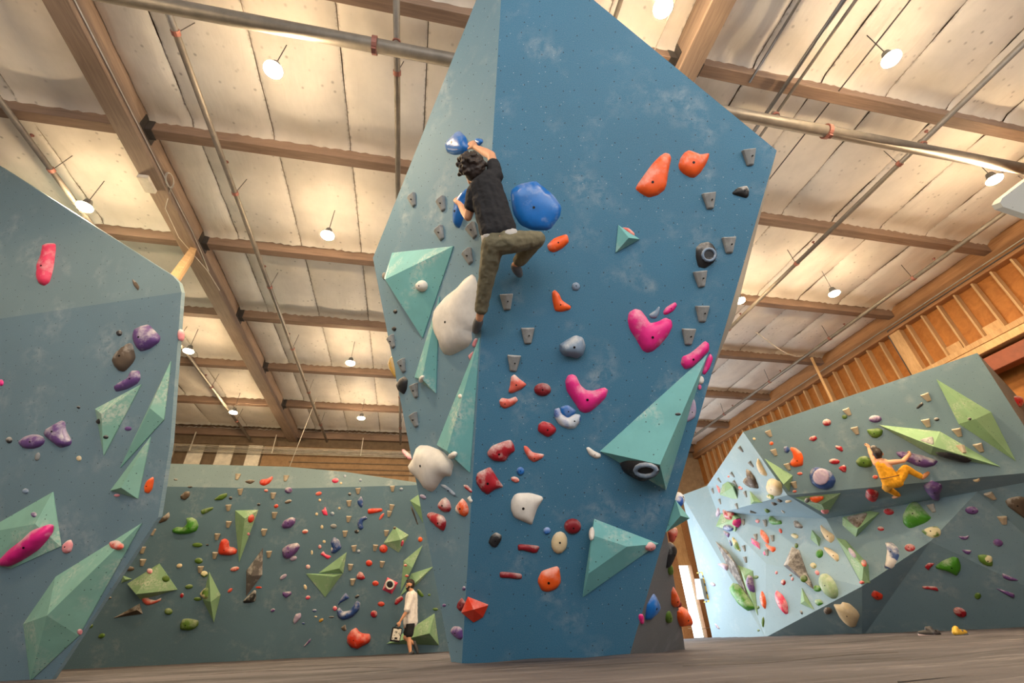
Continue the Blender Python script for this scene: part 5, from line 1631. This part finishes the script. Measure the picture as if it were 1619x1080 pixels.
bm = bmesh.new(); tube_bm(bm, [(-.08, 0, .33), (-.07, 0, .38), (.05, 0, .38), (.06, 0, .33)], .012, 8); link('handle', bm_mesh('handle', bm, True), 'darkbolt', bx_)

# --- shoes left on the mats
def loose_shoe(name, x, y, d, mat, mat2, label, ln, ang):
    p = P(x, y, d); z = mat_z(p.x, p.y)
    root = empty(name, (p.x, p.y, z)); tag(root, label, 'shoe')
    a = Vector((math.cos(ang), math.sin(ang), 0)) * ln; b = root.location + Vector((0, 0, .035))
    blob('upper', [(b - a * .5, .042, b, .04), (b, .04, b + a * .5, .03), (b - a * .42 + Vector((0, 0, .03)), .036, b - a * .25 + Vector((0, 0, .05)), .034)], mat, root, .008, 3)
    blob('sole', [(b - a * .5 - Vector((0, 0, .022)), .032, b + a * .55 - Vector((0, 0, .022)), .028)], mat2, root, .008, 2)
    blob('strap', [(b - a * .05 + Vector((0, .038, .01)), .012, b + a * .05 + Vector((0, -.038, .02)), .012)], mat2, root, .006, 1)
    return root
plain('gold_leather', (206, 166, 60), .4, .3); plain('pale_leather', (206, 186, 190), .6); plain('grey_rubber', (90, 92, 96), .7)
loose_shoe('climbing_shoe', 1467, 1007, 6.8, 'shoe_dark', 'pale_leather', 'dark climbing shoe standing on the mat by the faceted wall', .16, 1.9)
loose_shoe('climbing_shoe', 1481, 1010, 6.8, 'shoe_dark', 'darkbolt', 'black climbing shoe lying beside the dark one on the mat', .2, .2)
loose_shoe('climbing_shoe', 1524, 1012, 6.4, 'gold_leather', 'grey_rubber', 'golden climbing shoe on the mat by the faceted wall', .19, .1)
loose_shoe('climbing_shoe', 616, 1034, 13.6, 'pale_leather', 'cloth_white', 'pale pink shoe on the mat near the walking man', .2, .3)

# ------------------------------------------------------------------ small fittings
# grey box with hazard tape on the faceted wall beside the door
hb = hit(tree_for('faceted'), 1112, 930)
bp_, bn = hb
u, v = basis(bn)
def on(x, y, off=0.): return onpl(x, y, bp_ + bn * off, bn)
hz = empty('control_box', bp_); tag(hz, 'grey wall box framed with yellow and black hazard tape by the door', 'box')
def slab(name, pts, lo, hi, mat, par):
    k = len(pts); a = [onpl(x, y, bp_, bn) + bn * lo - par.location for x, y in pts]; c = [onpl(x, y, bp_, bn) + bn * hi - par.location for x, y in pts]
    me = mesh(name, a + c, [tuple(range(k))[::-1], tuple(range(k, 2 * k))] + [(i, (i + 1) % k, (i + 1) % k + k, i + k) for i in range(k)])
    bm = bmesh.new(); bm.from_mesh(me); bmesh.ops.recalc_face_normals(bm, faces=bm.faces); bm.to_mesh(me); bm.free()
    return link(name, me, mat, par)
plain('box_grey', (150, 160, 166), .5); plain('hazard_yellow', (232, 196, 40), .6, 0, .05); plain('hazard_black', (26, 26, 28), .6, 0, 0)
slab('cover', [(1103, 915), (1112, 915), (1119, 947), (1107, 948)], 0, .12, 'box_grey', hz)
path = [(1102, 906), (1110, 905), (1113, 918), (1116, 931), (1119, 944), (1121, 951), (1113, 952)]
for (x0_, y0_), (x1_, y1_) in zip(path, path[1:]):
    for k in range(3):
        t0, t1 = k / 3, (k + 1) / 3
        xa, ya, xb, yb_ = x0_ + (x1_ - x0_) * t0, y0_ + (y1_ - y0_) * t0, x0_ + (x1_ - x0_) * t1, y0_ + (y1_ - y0_) * t1
        L = math.hypot(xb - xa, yb_ - ya); nx, ny = -(yb_ - ya) / L * .9, (xb - xa) / L * .9
        slab('tape_stripe', [(xa + nx, ya + ny), (xb + nx, yb_ + ny), (xb - nx, yb_ - ny), (xa - nx, ya - ny)], .002, .006, ('hazard_yellow', 'hazard_black')[k % 2], hz)

# timber strut and electrical bits on the roof beam
a, c = atz(258, 445, 5.0), atz(304, 401, 6.73)
d = (c - a).normalized(); u, w = frame(d)
st = empty('timber_strut', a); tag(st, 'pale timber brace rising from the slate overhang to the roof beam', 'brace')
a2_ = onpl(262, 462, K1 - NLo * .25, NLo)
for o_ in (-.08, .08):
    bm = bmesh.new()
    pts = []
    for q in (a2_, c):
        for i, j in ((-1, -1), (1, -1), (1, 1), (-1, 1)): pts.append(q + u * (i * .05) + w * (o_ + j * .072) - a)
    vs = [bm.verts.new(x) for x in pts]
    for f in ((0, 1, 2, 3), (7, 6, 5, 4), (0, 4, 5, 1), (1, 5, 6, 2), (2, 6, 7, 3), (3, 7, 4, 0)): bm.faces.new([vs[i] for i in f])
    bmesh.ops.recalc_face_normals(bm, faces=bm.faces)
    link('stud', bm_mesh('stud', bm), 'lumber', st)
jb = atz(232, 292, 6.66)
jx = empty('junction_box', (-4.72, jb.y, 6.575)); tag(jx, 'white router box with a coiled cable on the roof beam', 'junction box')
lbox('case', (-.06, -.16, .06), (.1, .16, .14), 'white_panel', jx, .008)
coil = []
for k in range(90):
    t_ = k / 90 * 2 * math.pi * 5
    coil.append((.30 + .006 * math.sin(t_ * .2), .0 + (.12 + .012 * math.sin(t_ * .37)) * math.cos(t_), .26 + .11 * math.sin(t_)))
bm = bmesh.new(); tube_bm(bm, coil, .006, 6); link('cable_coil', bm_mesh('cable_coil', bm, True), 'cable', jx)
bm = bmesh.new(); tube_bm(bm, [(.3, .1, .2), (.1, .5, .1), (.06, 1.2, .1), (.3, 2.0, .04), (.36, 2.6, .02)], .007, 6); link('cable', bm_mesh('cable', bm, True), 'cable', jx)
tag(tube('beam_conduit', [(-4.455, 1.5, 6.8), (-4.455, 7.0, 6.8), (-4.445, 7.5, 6.75), (-4.455, 8.0, 6.7)], .010, 'cable', None, 8), 'thin conduit running along the side of the roof beam', 'conduit')
# drop pole and cable near the stud wall
tp_ = atz(1283, 566, 6.6)
tag(tube('drop_pole', [tp_, tp_ + Vector((.03, .0, -2.2))], .035, 'lumber', None, 10), 'pale vertical pole dropping behind the faceted wall top', 'pole')
q0 = atz(1195, 525, 6.9); q3 = atz(1270, 563, 6.6)
cb = []
for k in range(17):
    t_ = k / 16; q = q0.lerp(q3, t_); q.z -= .28 * math.sin(math.pi * t_) * (0.6 + t_ * .5); cb.append(q)
tag(tube('hanging_cable', cb, .014, 'cable', None, 8), 'slack pale cable drooping between two roof purlins', 'cable')
for px_, py_ in ((470, 690), (487, 690)):
    q = aty(px_, py_, 14.6)
q = aty(492, 668, 14.2)
tag(tube('hanging_rope', [Vector((q.x, 14.2, 6.95)), Vector((q.x - .25, 13.9, 4.6))], .008, 'cable', None, 6), 'thin pale rope hanging from the roof to the back climbing wall', 'rope')
# corner of another climbing wall that looks into the frame beside the lamp
cc = empty('wall_corner', P(1620, 310, 5.2)); tag(cc, 'pale rounded corner of another climbing wall beside a lamp', 'climbing wall')
pp = [(1581, 320), (1585, 313), (1619, 287), (2350, -250), (2350, 1012), (2250, 1014), (1960, 452), (1619, 338), (1586, 327)]
pp3 = [P(x, y, 5.2) - cc.location for x, y in pp]
bk = [q + fw * .12 + RT * .03 for q in pp3]
k = len(pp3)
me = mesh('panel', pp3 + bk, [tuple(range(k)), tuple(range(2 * k - 1, k - 1, -1))] + [(i, i + k, (i + 1) % k + k, (i + 1) % k) for i in range(k)])
uv_planar(me, -fw); link('panel', me, 'paint_corner', cc)
